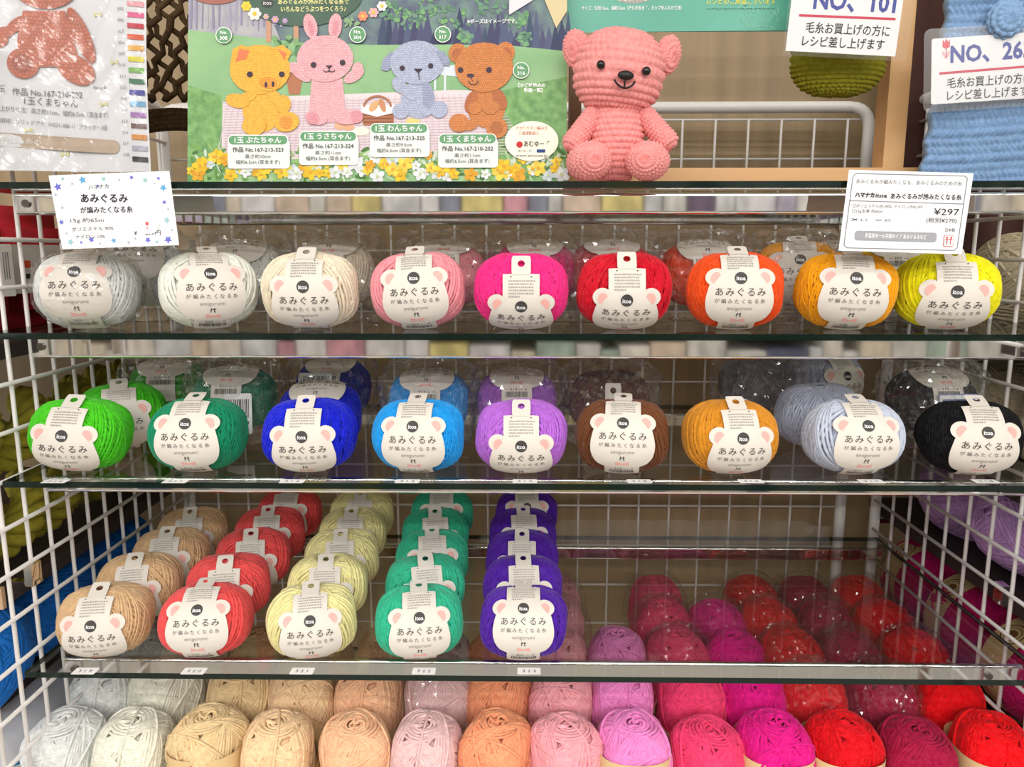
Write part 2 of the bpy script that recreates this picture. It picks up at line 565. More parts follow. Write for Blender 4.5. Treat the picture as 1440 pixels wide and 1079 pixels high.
# ------------------------------------------------------------------ wound yarn
def sup(d, ax, p):
    return 1.0 / ((np.abs(d[:, 0]) / ax[0]) ** p + (np.abs(d[:, 1]) / ax[1]) ** p + (np.abs(d[:, 2]) / ax[2]) ** p) ** (1.0 / p)
def sup3(d, ax, p):
    return 1.0 / (np.abs(d[:, 0] / ax[0]) ** p + ((d[:, 1] / ax[1]) ** 2 + (d[:, 2] / ax[2]) ** 2) ** (p / 2)) ** (1.0 / p)
def wound(ax, p, beta, ngroups, per, thick, seed, npts=44, sides=5, dimple=0.4, rosette=0, jitter=0.35, spread=2.15, mix=0, sup=sup):
    rnd = random.Random(seed)
    V, Fc = [], []
    def add(v, f):
        b = len(V)
        V.extend(v)
        Fc.extend([tuple(b + k for k in q) for q in f])
    nl, nm = 20, 32
    cv, cf = [], []
    for i in range(nl + 1):
        th = PI * i / nl
        for j in range(nm):
            ph = 2 * PI * j / nm
            d = np.array([[math.sin(th) * math.cos(ph), math.sin(th) * math.sin(ph), math.cos(th)]])
            r = sup(d, ax, p)[0] * 0.985 - thick * 2.0
            pol = min(th, PI - th)
            r *= 1 - dimple * math.exp(-(pol / 0.33) ** 2)
            cv.append((d[0] * r).tolist())
    for i in range(nl):
        for j in range(nm):
            a, b = i * nm + j, i * nm + (j + 1) % nm
            cf.append((a, a + nm, b + nm, b))
    add(cv, cf)
    s = np.linspace(0, 2 * PI, npts, endpoint=False)
    mean = sum(ax) / 3
    for g in range(ngroups):
        psi0 = g * 2.39996 + rnd.uniform(-0.15, 0.15)
        bet = R((beta if not mix or g % 2 else mix) + rnd.uniform(-6, 5))
        for k in range(per):
            psi = psi0 + k * thick * spread / mean
            be = bet + R(rnd.uniform(-1, 1))
            n = np.array([math.sin(be) * math.cos(psi), math.sin(be) * math.sin(psi), math.cos(be)])
            e1 = np.cross(n, [0, 0, 1.0]); e1 /= np.linalg.norm(e1)
            e2 = np.cross(n, e1)
            d = np.cos(s)[:, None] * e1 + np.sin(s)[:, None] * e2
            wob = rnd.uniform(-1, 1) * 0.03
            d = d + wob * np.sin(2 * s + rnd.uniform(0, 6))[:, None] * n
            d /= np.linalg.norm(d, axis=1)[:, None]
            lump = 1 + 0.018 * np.sin(d[:, 0] * 5 + seed) * np.cos(d[:, 2] * 6 + seed * 1.7) + 0.010 * np.sin(d[:, 1] * 9 + seed)
            r = sup(d, ax, p) * lump - thick * (1.5 - 1.3 * g / ngroups) + rnd.uniform(-1, 1) * thick * jitter * 0.5
            path = d * r[:, None]
            v, f = tube_geo(path, thick * rnd.uniform(0.82, 1.12), sides, True, False, up=d)
            add(v, f)
    if rosette:                                                # coils round the centre-pull hole and a loose loop
        m = rosette * 22
        a = np.linspace(0, 2 * PI * rosette, m)
        rad = 0.003 + a / (2 * PI) * thick * 2.1
        wobx = 1 + 0.10 * np.sin(a * 0.9 + seed)
        d = np.stack([rad * np.cos(a) * wobx, rad * np.sin(a), np.full(m, ax[2] * 0.9)], 1)
        d /= np.linalg.norm(d, axis=1)[:, None]
        r = sup(d, ax, p) - thick * (0.2 + 2.4 * np.exp(-(rad / 0.006) ** 2)) + thick * 0.5 * np.sin(a * 1.7 + seed)
        v, f = tube_geo(d * r[:, None], thick, sides, False, True)
        add(v, f)
        for q in range(3):
            m = 16
            c = np.linspace(0, 1.6 * PI, m)
            o = rnd.uniform(0, 6)
            path = np.stack([0.0045 * math.cos(o) + 0.0045 * np.cos(c + o), 0.0045 * math.sin(o) + 0.0045 * np.sin(c + o), ax[2] * 0.93 + 0.003 * np.sin(c) + 0.0006 * q], 1)
            v, f = tube_geo(path, thick, sides, False, True)
            add(v, f)
        for q in range(3):                                     # stray strands lying across the winding
            n = np.array([rnd.gauss(0, 1), rnd.gauss(0, 1), rnd.uniform(0.2, 1.4)]); n /= np.linalg.norm(n)
            e1 = np.cross(n, [0, 0, 1.0]); e1 /= np.linalg.norm(e1); e2 = np.cross(n, e1)
            d = np.cos(s)[:, None] * e1 + np.sin(s)[:, None] * e2 + 0.25 * rnd.uniform(-1, 1) * n
            d /= np.linalg.norm(d, axis=1)[:, None]
            v, f = tube_geo(d * (sup(d, ax, p) + thick * 0.5)[:, None], thick, sides, True, False, up=d)
            add(v, f)
    me = bpy.data.meshes.new('yarn')
    me.from_pydata([tuple(x) for x in V], [], Fc)
    me.materials.append(None)
    me.polygons.foreach_set('use_smooth', [True] * len(me.polygons))
    me.update()
    return me
BA = (0.0332, 0.0288, 0.0260)
BALL = [wound(BA, 2.9, 74, 15, 9, 0.00092, 10 + k, jitter=0.8, sup=sup3) for k in range(4)]
BALLF = [wound(BA, 2.9, 73, 14, 6, 0.00135, 30 + k, jitter=0.8, spread=1.85, sup=sup3) for k in range(2)]     # looser, fluffier winding
SK = (0.0292, 0.0305, 0.0440)
SKEIN = [wound(SK, 3.1, 52, 16, 9, 0.00130, 50 + k, 60, 6, 0.22, 6, 0.6, 2.2, 74) for k in range(4)]
def yarn_obj(me, m, parent, scale=(1, 1, 1), rot=(0, 0, 0), name='yarn'):
    o = bpy.data.objects.new(name, me)
    link(o, parent)
    o.material_slots[0].link = 'OBJECT'
    o.material_slots[0].material = m
    o.scale = scale
    o.rotation_euler = rot
    return o

# ------------------------------------------------------------------ bear-head label
LY, LZ = 0.0308, 0.0279
_ph = np.linspace(-PI, PI, 1441)
_sl = np.concatenate([[0], np.cumsum(np.hypot(np.diff(LY * np.cos(_ph)), np.diff(LZ * np.sin(_ph))))])
_sl -= _sl[720]
def lab(uvo, roll):
    """label space (mm, offset in m) -> ball space; the front is -y, v runs up the front, roll slides the paper round the ball"""
    a = np.array(uvo, float)
    x = a[:, 0] * 0.001
    sl = R(roll) * 0.0290
    v = a[:, 1] * 0.001
    q = np.minimum(0.98, np.abs(x) / 0.0345)
    dr = a[:, 2] - 0.46 * LY * (1 - np.sqrt(1 - q * q))
    vb = np.minimum(v, 0.0345) - sl
    ph = np.interp(vb, _sl, _ph)
    ny, nz = np.cos(ph) / LY, np.sin(ph) / LZ
    L = np.hypot(ny, nz)
    ny, nz = ny / L, nz / L
    e = np.maximum(0.0, v - 0.0345)
    y = -(LY * np.cos(ph) + dr * ny) + e * nz + 0.04 * e * ny
    z = LZ * np.sin(ph) + dr * nz + e * ny - 0.04 * e * nz
    return np.stack([x, y, z], 1)
class Template:
    def __init__(s, name, V, Fc, mats, idx=None, smooth=False):
        s.name, s.V, s.F, s.mats, s.idx, s.smooth, s.cache = name, V, Fc, mats, idx, smooth, {}
    def mesh(s, roll):
        k = int(round(roll / 3.0) * 3)
        if k not in s.cache:
            me = bpy.data.meshes.new(s.name)
            me.from_pydata(lab(s.V, k).tolist(), [], s.F)
            for m in s.mats: me.materials.append(m)
            if s.idx: me.polygons.foreach_set('material_index', s.idx)
            if s.smooth: me.polygons.foreach_set('use_smooth', [True] * len(me.polygons))
            me.update()
            s.cache[k] = me
        return s.cache[k]
HALF = [(-22.6, 12.4), (-21.6, 15.2), (-20, 17.6), (-17.5, 19.6), (-14, 21.4), (-9, 22.6), (-4, 22.8), (0, 22.4), (4, 21.6), (8, 20.6), (12, 19.0), (15, 15.5), (16.2, 12.5)]
def half(v):
    for (a, wa), (b, wb) in zip(HALF, HALF[1:]):
        if a <= v <= b:
            return wa + (wb - wa) * (v - a) / (b - a)
    return 12.4
def build_label_mesh():
    V, Fc = [], []
    def strip(rows, off):
        n = 12
        b = len(V)
        for v, w in rows:
            for k in range(n + 1):
                V.append((-w + 2 * w * k / n, v, off))
        for i in range(len(rows) - 1):
            for k in range(n):
                a = b + i * (n + 1) + k
                Fc.append((a, a + 1, a + n + 2, a + n + 1))
    vs = [-22.6 + 38.8 * k / 30 for k in range(31)]
    strip([(v, half(v)) for v in vs], 0.0006)
    strip([(v, 12.4) for v in np.linspace(-46, -22, 12)], 0.0004)
    strip([(v, 12.6) for v in np.linspace(15.8, 35.5, 10)], 0.0004)
    for s in (-1, 1):                                           # ears
        c = (s * 16.6, 14.2)
        b = len(V)
        V.append((c[0], c[1], 0.0005))
        for k in range(24):
            V.append((c[0] + 6.6 * math.cos(2 * PI * k / 24), c[1] + 7.0 * math.sin(2 * PI * k / 24), 0.0005))
        for k in range(24):
            Fc.append((b, b + 1 + k, b + 1 + (k + 1) % 24))
    # hang tab with its round hole
    b = len(V)
    hc, hr, wv, lv0, lv1 = (0, 43.0), 2.5, 6.6, 34.5, 49.0
    N = 32
    for k in range(N):
        t = 2 * PI * k / N
        c, d = math.cos(t), math.sin(t)
        V.append((hc[0] + hr * c, hc[1] + hr * d, 0.0008))
        lim = []
        if abs(c) > 1e-6: lim.append(wv / abs(c))
        if d > 1e-6: lim.append((lv1 - hc[1]) / d)
        if d < -1e-6: lim.append((lv0 - hc[1]) / d)
        m = min(lim)
        V.append((hc[0] + m * c * (0.97 if abs(c) > 0.6 and d > 0.5 else 1), hc[1] + m * d, 0.0008))
    for k in range(N):
        a = b + 2 * k; e = b + 2 * ((k + 1) % N)
        Fc.append((a, a + 1, e + 1, e))
    return Template('paper_label', V, Fc, [PAPER], None, True)
LABEL = build_label_mesh()
def lfn(u, v, layer):
    return (u, v, 0.0008 + 0.00012 * layer)
INK, INK2, INK3 = (62, 58, 56), (105, 102, 100), (158, 154, 150)
PINKP = (243, 180, 172)
def template(fl, name):
    return Template(name, fl.v, fl.f, fl.mats, fl.i)
def keep_data(fl, name):
    o = fl.build(name)
    me = o.data
    bpy.data.objects.remove(o)
    return me
fl = Flat(lfn)
for k, ch in enumerate('あみぐるみ'):
    fl.text(ch, -14 + 7 * k, 3.2, 6.3, INK, 1)
for k, ch in enumerate('が編みたくなる糸'):
    fl.text(ch, -15.2 + 4.35 * k, -3.2, 3.5, INK2, 1)
fl.text('amigurumi', 0, -8.0, 3.9, INK3, 1, width=16.5)
for s in (-1, 1):                                              # the two small figures under the name
    fl.ell(s * 1.0, -11.9, 0.45, 0.45, INK, 1, n=10)
    fl.line((s * 1.0, -12.3), (s * 1.0 - 0.5 * (s < 0), -14.9), 0.55, INK, 1)
fl.line((1.0, -14.8), (1.9, -14.6), 0.4, INK, 1)
fl.line((-1.8, -12.9), (1.9, -12.5), 0.4, INK, 1)
rl = random.Random(8)
for row in range(6):                                           # small care text on the strap
    x = -8.6
    xe = 8.6 if row < 5 else -1
    while x < xe:
        w = rl.uniform(0.7, 1.5)
        fl.line((x, 30.4 - row * 2.1), (x + w, 30.4 - row * 2.1), rl.uniform(0.7, 1.0), (172, 168, 164), 1)
        x += w + rl.uniform(0.35, 0.7)
for s in (-1, 1):
    fl.ell(s * 7, 33.2, 0.5, 0.5, INK, 1, n=8)
PRINT = template(fl, 'printed_text')
fl = Flat(lfn)
fl.ell(0, 12.6, 4.2, 4.2, (70, 67, 66), 1, n=28)
fl.text('itoa', 0, 12.4, 4.0, (245, 245, 245), 2, bold=0.02, width=6.0)
LOGO = template(fl, 'logo_disc')
EARM = []
for s in (-1, 1):
    fl = Flat(lfn)
    pts = []
    for k in range(14):
        t = R(-62 + 180 * k / 13)
        pts.append((s * (15.4 + 3.6 * math.cos(t) * 1.0 + 0.6), 13.2 + 4.4 * math.sin(t)))
    pts.append((s * 13.2, 11.6 + 3.5))
    fl.poly(pts, PINKP, 1)
    EARM.append(template(fl, 'ear_patch'))
fl = Flat(lfn)
fl.poly([(-4.7, -20.2), (-4.7, -16.4), (0, -18.0), (4.7, -16.4), (4.7, -20.2), (0, -18.9)], PINKP, 1)
BOW = template(fl, 'bow_print')
_num = {}
def number_mesh(n):
    if n not in _num:
        fl = Flat(lambda u, v, l: (u, v, 0.0007 + 0.00012 * l))
        fl.text('%s' % n, -2.6, -24.4, 3.0, INK, 1, width=5.6)
        fl.text('A', 7.4, -24.3, 2.7, INK, 1)
        fl.line((-9, -24.6), (-6.5, -24.6), 0.3, INK2, 1)
        fl.line((1.4, -24.6), (5.2, -24.6), 0.3, INK2, 1)
        q = random.Random(int(n))
        x = -9
        while x < 9:
            w = q.uniform(0.2, 0.6)
            fl.poly([(x, -26.4), (x + w, -26.4), (x + w, -31), (x, -31)], INK, 1)
            x += w + q.uniform(0.25, 0.6)
        _num[n] = template(fl, 'shade_number')
    return _num[n]
def inst(name, me, parent):
    return link(bpy.data.objects.new(name, me), parent)

# crumpled film around the bagged balls
def film_mesh(ax, seed, amp=0.09, name='plastic_wrap', tail=0.5, m=None):
    bm = bmesh.new()
    bmesh.ops.create_icosphere(bm, subdivisions=5, radius=1.0)
    rnd = random.Random(seed)
    ridges = [(Vector((rnd.gauss(0, 1), rnd.gauss(0, 1), rnd.gauss(0, 1))).normalized(), rnd.uniform(5, 24), rnd.uniform(0, 6)) for _ in range(8)]
    for v in bm.verts:
        d = v.co.normalized()
        h = 0.0
        for n, fq, ph in ridges:
            h += abs(math.sin(d.dot(n) * fq + ph)) ** 3
        r = 1.06 + amp * (h / 8 * 2.2 - 0.35) + rnd.uniform(-0.004, 0.004)
        q = 3.4 if tail > 0.3 else 2.3
        r /= (abs(d.x) ** q + abs(d.y) ** q + abs(d.z) ** q) ** (1 / q)
        ear = max(0.0, abs(d.x) - 0.45) * max(0.0, d.z + 0.1)
        r += tail * ear
        v.co = Vector((d.x * r * ax[0], d.y * r * ax[1], max(-1.0, d.z * r) * ax[2]))
    me = bpy.data.meshes.new(name)
    bm.to_mesh(me)
    bm.free()
    me.materials.append(m or film_mat())
    return me
FILM = [film_mesh((0.0335, 0.0300, 0.0345), s, 0.13, m=film_mat(0.055, 0.05, 1.8)) for s in (1, 2, 3)]
TIGHT = film_mesh((0.0340, 0.0298, 0.0272), 7, 0.05, tail=0.1, m=film_mat(0.02, 0.05, 1.2))

def place_ball(px, zshelf, Y, col, number, label, roll, yaw, group, film=False, fluffy=False, variant=0, sc=1.0, tilt=0.0, spin=0.0, full=True, lift=None):
    """yarn ball standing on a shelf, its centre over photo column px"""
    if zshelf < Z3 - 0.01: roll -= 11
    elif zshelf < Z3 + 0.01: roll -= 4
    zc = zshelf + 0.0262
    x = xat(px, Y, zc)
    t = thing('yarn_ball', label, 'yarn ball', (x, Y, zshelf), (0, 0, 0), group)
    core = bpy.data.objects.new('yarn', (BALLF if fluffy else BALL)[variant % (2 if fluffy else 4)])
    link(core, t)
    if lift is None: lift = 0.009 if film is True else 0.0
    core.location = (0, 0, 0.0285 + lift)
    core.rotation_euler = (0, R(tilt), R(yaw + (180 if variant % 2 else 0)))
    core.scale = (sc, 1.0, 1.0)
    core.material_slots[0].link = 'OBJECT'
    core.material_slots[0].material = yarn_mat(col)
    l = inst('paper_label', LABEL.mesh(roll), t)
    l.location = core.location
    l.rotation_euler = (0, R(tilt), R(yaw))
    inst('printed_text', PRINT.mesh(roll), l)
    inst('logo_disc', LOGO.mesh(roll), l)['label'] = 'dark grey round logo'
    if full:
        inst('ear_patch', EARM[0].mesh(roll), l)['label'] = 'pink ear patch'
        inst('ear_patch', EARM[1].mesh(roll), l)['label'] = 'pink ear patch'
        inst('bow_print', BOW.mesh(roll), l)['label'] = 'pink bow'
        inst('shade_number', number_mesh(number).mesh(roll), l)
    if film:
        f = inst('plastic_wrap', TIGHT if film == 'tight' else FILM[variant % 3], t)
        f.location = (0, 0, 0.0285 if film == 'tight' else 0.0347)
        f.rotation_euler = (0, 0, R(yaw * 0.5 + variant * 9))
        f['label'] = 'crinkled clear plastic wrap'
    return t
def sticker(t, loc, rot, w, h, text=None, frame=None, bars=True):
    fl = Flat(lambda u, v, l: (u, -0.00012 * l, v))
    fl.rrect(0, 0, w, h, 0.0015, frame or (235, 235, 235), 0)
    fl.rrect(0, 0, w * 0.94, h * 0.93, 0.0012, (238, 238, 238), 1)
    if text:
        fl.text(text, 0, 0, h * 0.36, (25, 25, 25), 2)
        fl.line((-w * 0.4, h * 0.32), (w * 0.4, h * 0.32), h * 0.07, (70, 90, 140), 2)
    if bars:
        q = random.Random(3)
        x = -w * 0.4
        while x < w * 0.4:
            b = q.uniform(0.0003, 0.001)
            fl.poly([(x, -h * 0.1), (x + b, -h * 0.1), (x + b, h * 0.36), (x, h * 0.36)], (50, 50, 55), 2)
            x += b + q.uniform(0.0004, 0.0011)
        fl.line((-w * 0.38, -h * 0.22), (w * 0.38, -h * 0.22), h * 0.08, (90, 90, 95), 2)
    o = fl.build('barcode_sticker', t)
    o.location = loc
    o.rotation_euler = rot
    o['label'] = 'white price sticker'
    return o

YF = 0.558
Z2, Z3, Z4, Z5 = ZS[1], ZS[2], ZS[3], ZS[4]
G1, G1B = 'yarn balls in the front row of the second shelf', 'bagged yarn balls behind the front row of the second shelf'
place_ball(126, Z2, YF, (236, 238, 236), '301', 'bluish white yarn ball in clear wrap under the star-bordered price card, front row', -2, 12, G1, film='tight', variant=0)
place_ball(294, Z2, YF, (240, 241, 230), '302', 'off-white yarn ball second from left in the white-to-yellow row', 0, 26, G1, fluffy=True, variant=0)
place_ball(438, Z2, YF, (242, 228, 203), '303', 'cream yarn ball between the off-white and the pale pink balls, front row', 19, 5, G1, fluffy=True, variant=1)
place_ball(589, Z2, YF, (246, 156, 166), '304', 'pale pink yarn ball between the cream and the hot pink balls, front row', 7, 2, G1, fluffy=True, variant=0, tilt=-3)
place_ball(733, Z2, YF, (250, 45, 140), '305', 'hot pink yarn ball in the middle of the front row on the second shelf', 44, 0, G1, variant=1)
place_ball(877, Z2, YF, (214, 8, 40), '306', 'crimson yarn ball between the hot pink and the orange balls, front row', 36, -3, G1, variant=2)
place_ball(1032, Z2, YF, (252, 84, 18), '307', 'vivid orange yarn ball in front between the crimson and golden balls', 7, -7, G1, variant=3)
place_ball(1187, Z2, YF, (255, 170, 8), '308', 'golden yellow yarn ball in front of the yellow bagged balls', 7, -9, G1, variant=0, tilt=2)
place_ball(1328, Z2, YF, (243, 236, 18), '309', 'lemon yellow yarn ball at the right end of the second shelf', 23, -14, G1, variant=1)
YB1 = 0.640
place_ball(205, Z2, YB1, (232, 235, 235), '301', 'white bagged yarn ball half hidden behind the bluish white one', -40, 10, G1B, film=True, variant=1)
place_ball(345, Z2, YB1, (238, 238, 230), '302', 'off-white bagged yarn ball behind the gap left of the cream ball', -66, 5, G1B, film=True, variant=2)
place_ball(470, Z2, YB1, (236, 222, 198), '303', 'cream bagged yarn ball directly behind the front cream ball', -78, 5, G1B, film=True, variant=0)
place_ball(625, Z2, YB1, (240, 150, 160), '304', 'pale pink bagged yarn ball behind the front pale pink ball', -80, 5, G1B, film=True, variant=1)
place_ball(752, Z2, YB1, (225, 35, 120), '305', 'deep pink bagged yarn ball behind the hot pink ball', -78, -2, G1B, film=True, variant=2)
place_ball(857, Z2, YB1, (190, 8, 35), '306', 'dark red yarn ball peeping out left behind the crimson ball', -80, 0, G1B, film=True, variant=0)
t = place_ball(984, Z2, YB1 + 0.01, (235, 70, 15), '307', 'orange bagged yarn ball with barcode tag behind the vivid orange ball', -70, 0, G1B, film=True, variant=1)
sticker(t, (-0.001, -0.0335, 0.046), (R(-45), 0, 0), 0.024, 0.016)
place_ball(1118, Z2, YB1, (245, 165, 10), '308', 'golden bagged yarn ball showing its label between the orange and golden balls', 0, -14, G1B, film=True, variant=2)
place_ball(1172, Z2, YB1 + 0.068, (240, 222, 30), '308', 'deep yellow bagged yarn ball at the rear between golden balls', -80, -14, G1B, film=True, variant=0)
place_ball(1252, Z2, YB1, (235, 225, 25), '309', 'yellow bagged yarn ball with its label on top, behind the golden ball', -74, -12, G1B, film=True, variant=1)

G2, G2B = 'yarn balls in the front row of the third shelf', 'yarn balls behind the front row of the third shelf'
place_ball(116, Z3, YF, (78, 210, 30), '310', 'lime green yarn ball at the left end of the third shelf, front row', 19, 5, G2, variant=0, tilt=4)
place_ball(281, Z3, YF, (8, 140, 98), '311', 'emerald green yarn ball second from left on the third shelf', 1, 4, G2, variant=1)
place_ball(437, Z3, YF, (14, 32, 212), '312', 'royal blue yarn ball between the emerald and sky blue balls', 18, 4, G2, variant=2)
place_ball(590, Z3, YF, (22, 162, 242), '313', 'sky blue yarn ball in front on the third shelf', 5, -2, G2, variant=3)
place_ball(733, Z3, YF, (190, 112, 222), '314', 'lilac yarn ball in the middle of the third shelf, front row', 32, 0, G2, variant=0)
place_ball(875, Z3, YF, (112, 62, 26), '315', 'chestnut brown yarn ball in front, without wrap, on the third shelf', -1, -7, G2, fluffy=True, variant=1)
place_ball(1025, Z3, YF, (222, 148, 38), '316', 'amber yarn ball between the brown and the pale grey balls', 18, 3, G2, variant=1)
place_ball(1197, Z3, YF, (200, 208, 226), '317', 'pale blue-grey yarn ball in front of two grey ones', 0, -1, G2, fluffy=True, variant=0)
place_ball(1361, Z3, YF, (12, 12, 15), '318', 'black yarn ball at the right end of the third shelf', 9, -7, G2, variant=3)
place_ball(172, Z3, 0.622, (70, 196, 28), '310', 'second lime green yarn ball, tucked behind the front lime one', 10, 25, G2B, variant=2)
t = place_ball(240, Z3, 0.70, (60, 175, 30), '310', 'lime green bagged yarn ball at the rear near the left wire panel', -75, 10, G2B, film=True, variant=0)
t = place_ball(333, Z3, 0.655, (8, 125, 88), '311', 'emerald bagged yarn ball with barcode sticker behind the front emerald ball', -74, 5, G2B, film=True, variant=1)
sticker(t, (0.014, -0.034, 0.030), (R(-10), 0, R(10)), 0.022, 0.034)
place_ball(452, Z3, 0.630, (14, 30, 190), '312', 'royal blue yarn ball right behind the front royal blue ball', -72, 4, G2B, variant=3)
t = place_ball(470, Z3, 0.705, (14, 28, 170), '312', 'navy bagged yarn ball with barcode at the rear of the blue column', -80, 0, G2B, film=True, variant=2)
sticker(t, (-0.008, -0.0345, 0.047), (R(-20), 0, 0), 0.030, 0.020)
place_ball(604, Z3, 0.640, (20, 150, 228), '313', 'sky blue bagged yarn ball behind the front sky blue ball', -70, 0, G2B, film=True, variant=0)
place_ball(727, Z3, 0.645, (165, 90, 200), '314', 'lilac bagged yarn ball behind the front lilac ball', -74, 0, G2B, film=True, variant=1)
place_ball(856, Z3, 0.645, (88, 45, 22), '315', 'dark brown bagged yarn ball behind the chestnut ball', 60, 0, G2B, film=True, variant=2)
place_ball(1062, Z3, 0.720, (120, 118, 128), '317', 'dark grey bagged yarn ball at the rear above the amber ball', 200, 0, G2B, film=True, variant=0, lift=0.014)
place_ball(1155, Z3, 0.715, (182, 188, 206), '317', 'grey yarn ball at the rear with its label turned to the right', 14, 22, G2B, variant=0, spin=1, lift=0.016)
place_ball(1150, Z3, 0.632, (176, 182, 202), '317', 'grey yarn ball peeping out left behind the pale blue-grey ball', 150, 0, G2B, variant=2)
t = place_ball(1306, Z3, 0.652, (14, 14, 16), '319', 'black bagged yarn ball with price sticker behind the front black ball', -74, 0, G2B, film=True, variant=1)
sticker(t, (0.006, -0.0345, 0.034), (R(-12), 0, R(4)), 0.034, 0.030, '319', (120, 140, 190), False)

# receding columns on the fourth shelf
ORD = ['front', 'second', 'third', 'fourth', 'fifth']
def column(name, col, num, xs, rolls, yaws, fluffy, v0, spacing=0.0612, cols=None):
    for k, px in enumerate(xs):
        Y = YF + spacing * k
        lbl = ('%s yarn ball at the front of its column on the fourth shelf' % name) if k == 0 else ('%s yarn ball on the fourth shelf, %s from the front in its column' % (name, ORD[k]))
        place_ball(px, Z4, Y, col, num, lbl, rolls[k], yaws[k], name + ' column on the fourth shelf', fluffy=fluffy, variant=v0 + k)
column('beige', (222, 184, 140), '319', (151, 198, 242, 273), (21, 22, 20, 30), (8, 12, 10, 14), False, 0)
column('coral red', (240, 84, 84), '320', (292, 323, 357, 381, 408), (-4, 30, 25, 20, 10), (7, 12, 14, 10, 6), True, 0)
column('pale yellow', (242, 232, 166), '321', (440, 462, 482, 497, 510), (11, 24, 26, 22, 28), (12, 8, 8, 6, 6), True, 1)
column('mint green', (52, 188, 148), '322', (590, 598, 608, 612, 622), (4, 20, 10, 22, 8), (8, 12, 8, 8, 4), False, 1)
column('violet', (84, 28, 168), '323', (736, 735, 734, 735, 740), (-9, 16, 22, 14, 0), (0, 3, 0, 4, 2), False, 2)

t = thing('plastic_sheet', 'empty clear plastic sleeve standing at the back of the fourth shelf, right half', 'sleeve', (0.16, 0.79, Z4))
mb = MB()
n = 24
for i in range(n + 1):
    x = -0.16 + 0.33 * i / n
    top = 0.026 if 1 < i < n - 1 else 0.020
    mb.v += [(x, 0.0012 * math.sin(i * 1.1), 0.0), (x, 0.004 + 0.0016 * math.sin(i * 1.7), top)]
for i in range(n):
    mb.f.append((2 * i, 2 * i + 2, 2 * i + 3, 2 * i + 1)); mb.i.append(0)
mb.build('sleeve', film_mat(0.07, 0.08, 1.3), t)

# ------------------------------------------------------------------ shelf number tags
def shelf_tag(px, py, z, body, label):
    p = PZ(px, py, z + 0.0004)
    t = thing('number_tag', label, 'tag', (p.x, p.y, z + 0.0004), (0, 0, 0), 'number tags on the shelf fronts')
    fl = Flat(lambda u, v, l: (u, v, 0.0001 * l))
    fl.rrect(0, 0, 0.0175, 0.0095, 0.001, (245, 245, 245), 0)
    fl.build('paper', t)
    fl = Flat(lambda u, v, l: (u, v, 0.0001 * l))
    for k, ch in enumerate(body):
        fl.text(ch, -0.004 + 0.004 * k, 0, 0.005, (40, 40, 40), 2)
    fl.build('handwritten_number', t)
for px, n in zip((78, 247, 411, 573, 738, 899, 1056, 1225, 1386), ('310', '311', '312', '313', '314', '315', '316', '317', '318')):
    shelf_tag(px, 677, Z3, n, 'small white tag reading %s on the third shelf edge' % n)
for px, n in zip((120, 273, 425, 596, 744), ('319', '320', '321', '322', '323')):
    shelf_tag(px, 944, Z4, n, 'small white tag reading %s on the fourth shelf edge' % n)

# ------------------------------------------------------------------ large acrylic skeins on the bottom shelf
SKC = [('white', (234, 236, 233), 97), ('ivory', (241, 239, 222), 190), ('tan', (236, 207, 158), 297), ('light peach', (250, 212, 168), 392),
       ('peach', (252, 196, 156), 500), ('pale mauve', (238, 198, 198), 602), ('salmon orange', (252, 164, 122), 698), ('baby pink', (252, 172, 182), 795),
       ('orchid pink', (248, 142, 208), 889), ('rose', (244, 66, 118), 992), ('magenta', (232, 20, 140), 1086), ('scarlet', (228, 4, 24), 1181),
       ('burgundy', (170, 16, 64), 1284), ('bright red', (252, 8, 22), 1390)]
SKH = SK[2]
KRAFT = simple('kraft_paper', (226, 196, 146), 0.7, 0, 0.2)
def band_mesh():
    V, Fc = [], []
    n = 40
    for k in range(n):
        a = 2 * PI * k / n
        d = np.array([[math.cos(a), math.sin(a), 0]])
        r = sup(d, (SK[0], SK[1], 1), 2.7)[0] * 1.03
        V += [(d[0, 0] * r, d[0, 1] * r, -0.030), (d[0, 0] * r, d[0, 1] * r, 0.0)]
    for k in range(n):
        a, b = 2 * k, 2 * ((k + 1) % n)
        Fc.append((a, b, b + 1, a + 1))
    me = bpy.data.meshes.new('kraft_band')
    me.from_pydata(V, [], Fc)
    me.materials.append(KRAFT)
    me.polygons.foreach_set('use_smooth', [True] * n)
    return me
BAND = band_mesh()
def bfn(u, v, l):
    a = u * 0.001 / 0.0305
    r = SK[1] * 1.035 + 0.0002 * l
    return (r * math.sin(a), -r * math.cos(a), v * 0.001)
fl = Flat(bfn)
for s in (-1, 1):
    fl.ell(s * 2.2, -5, 1.3, 1.3, (196, 40, 30), 1, n=12)
    fl.line((s * 2.2, -6), (s * 2.2 - 0.6, -13), 1.4, (196, 40, 30), 1)
    fl.line((s * 2.2 - 0.4, -12.6), (s * 2.2 + 1.4, -13), 1.0, (196, 40, 30), 1)
fl.line((-4.5, -7.6), (4.6, -7.0), 1.1, (196, 40, 30), 1)
fl.line((8, -8), (16, -8), 0.5, (120, 70, 50), 1)
MARK = keep_data(fl, 'red_emblem')
SFILM = [film_mesh((SK[0] * 1.08, SK[1] * 1.08, SK[2] * 1.03), 20 + k, 0.07, 'plastic_wrap', 0.08, film_mat(0.02, 0.05, 1.3)) for k in range(2)]
ROWS = {'scarlet': 5, 'burgundy': 5, 'bright red': 5, 'rose': 5, 'magenta': 4, 'orchid pink': 3, 'baby pink': 5}
rk = random.Random(77)
FZ = {'tan': 0.90, 'magenta': 0.90, 'scarlet': 0.90, 'bright red': 0.90, 'orchid pink': 0.88, 'rose': 0.82, 'burgundy': 0.83, 'salmon orange': 0.87}
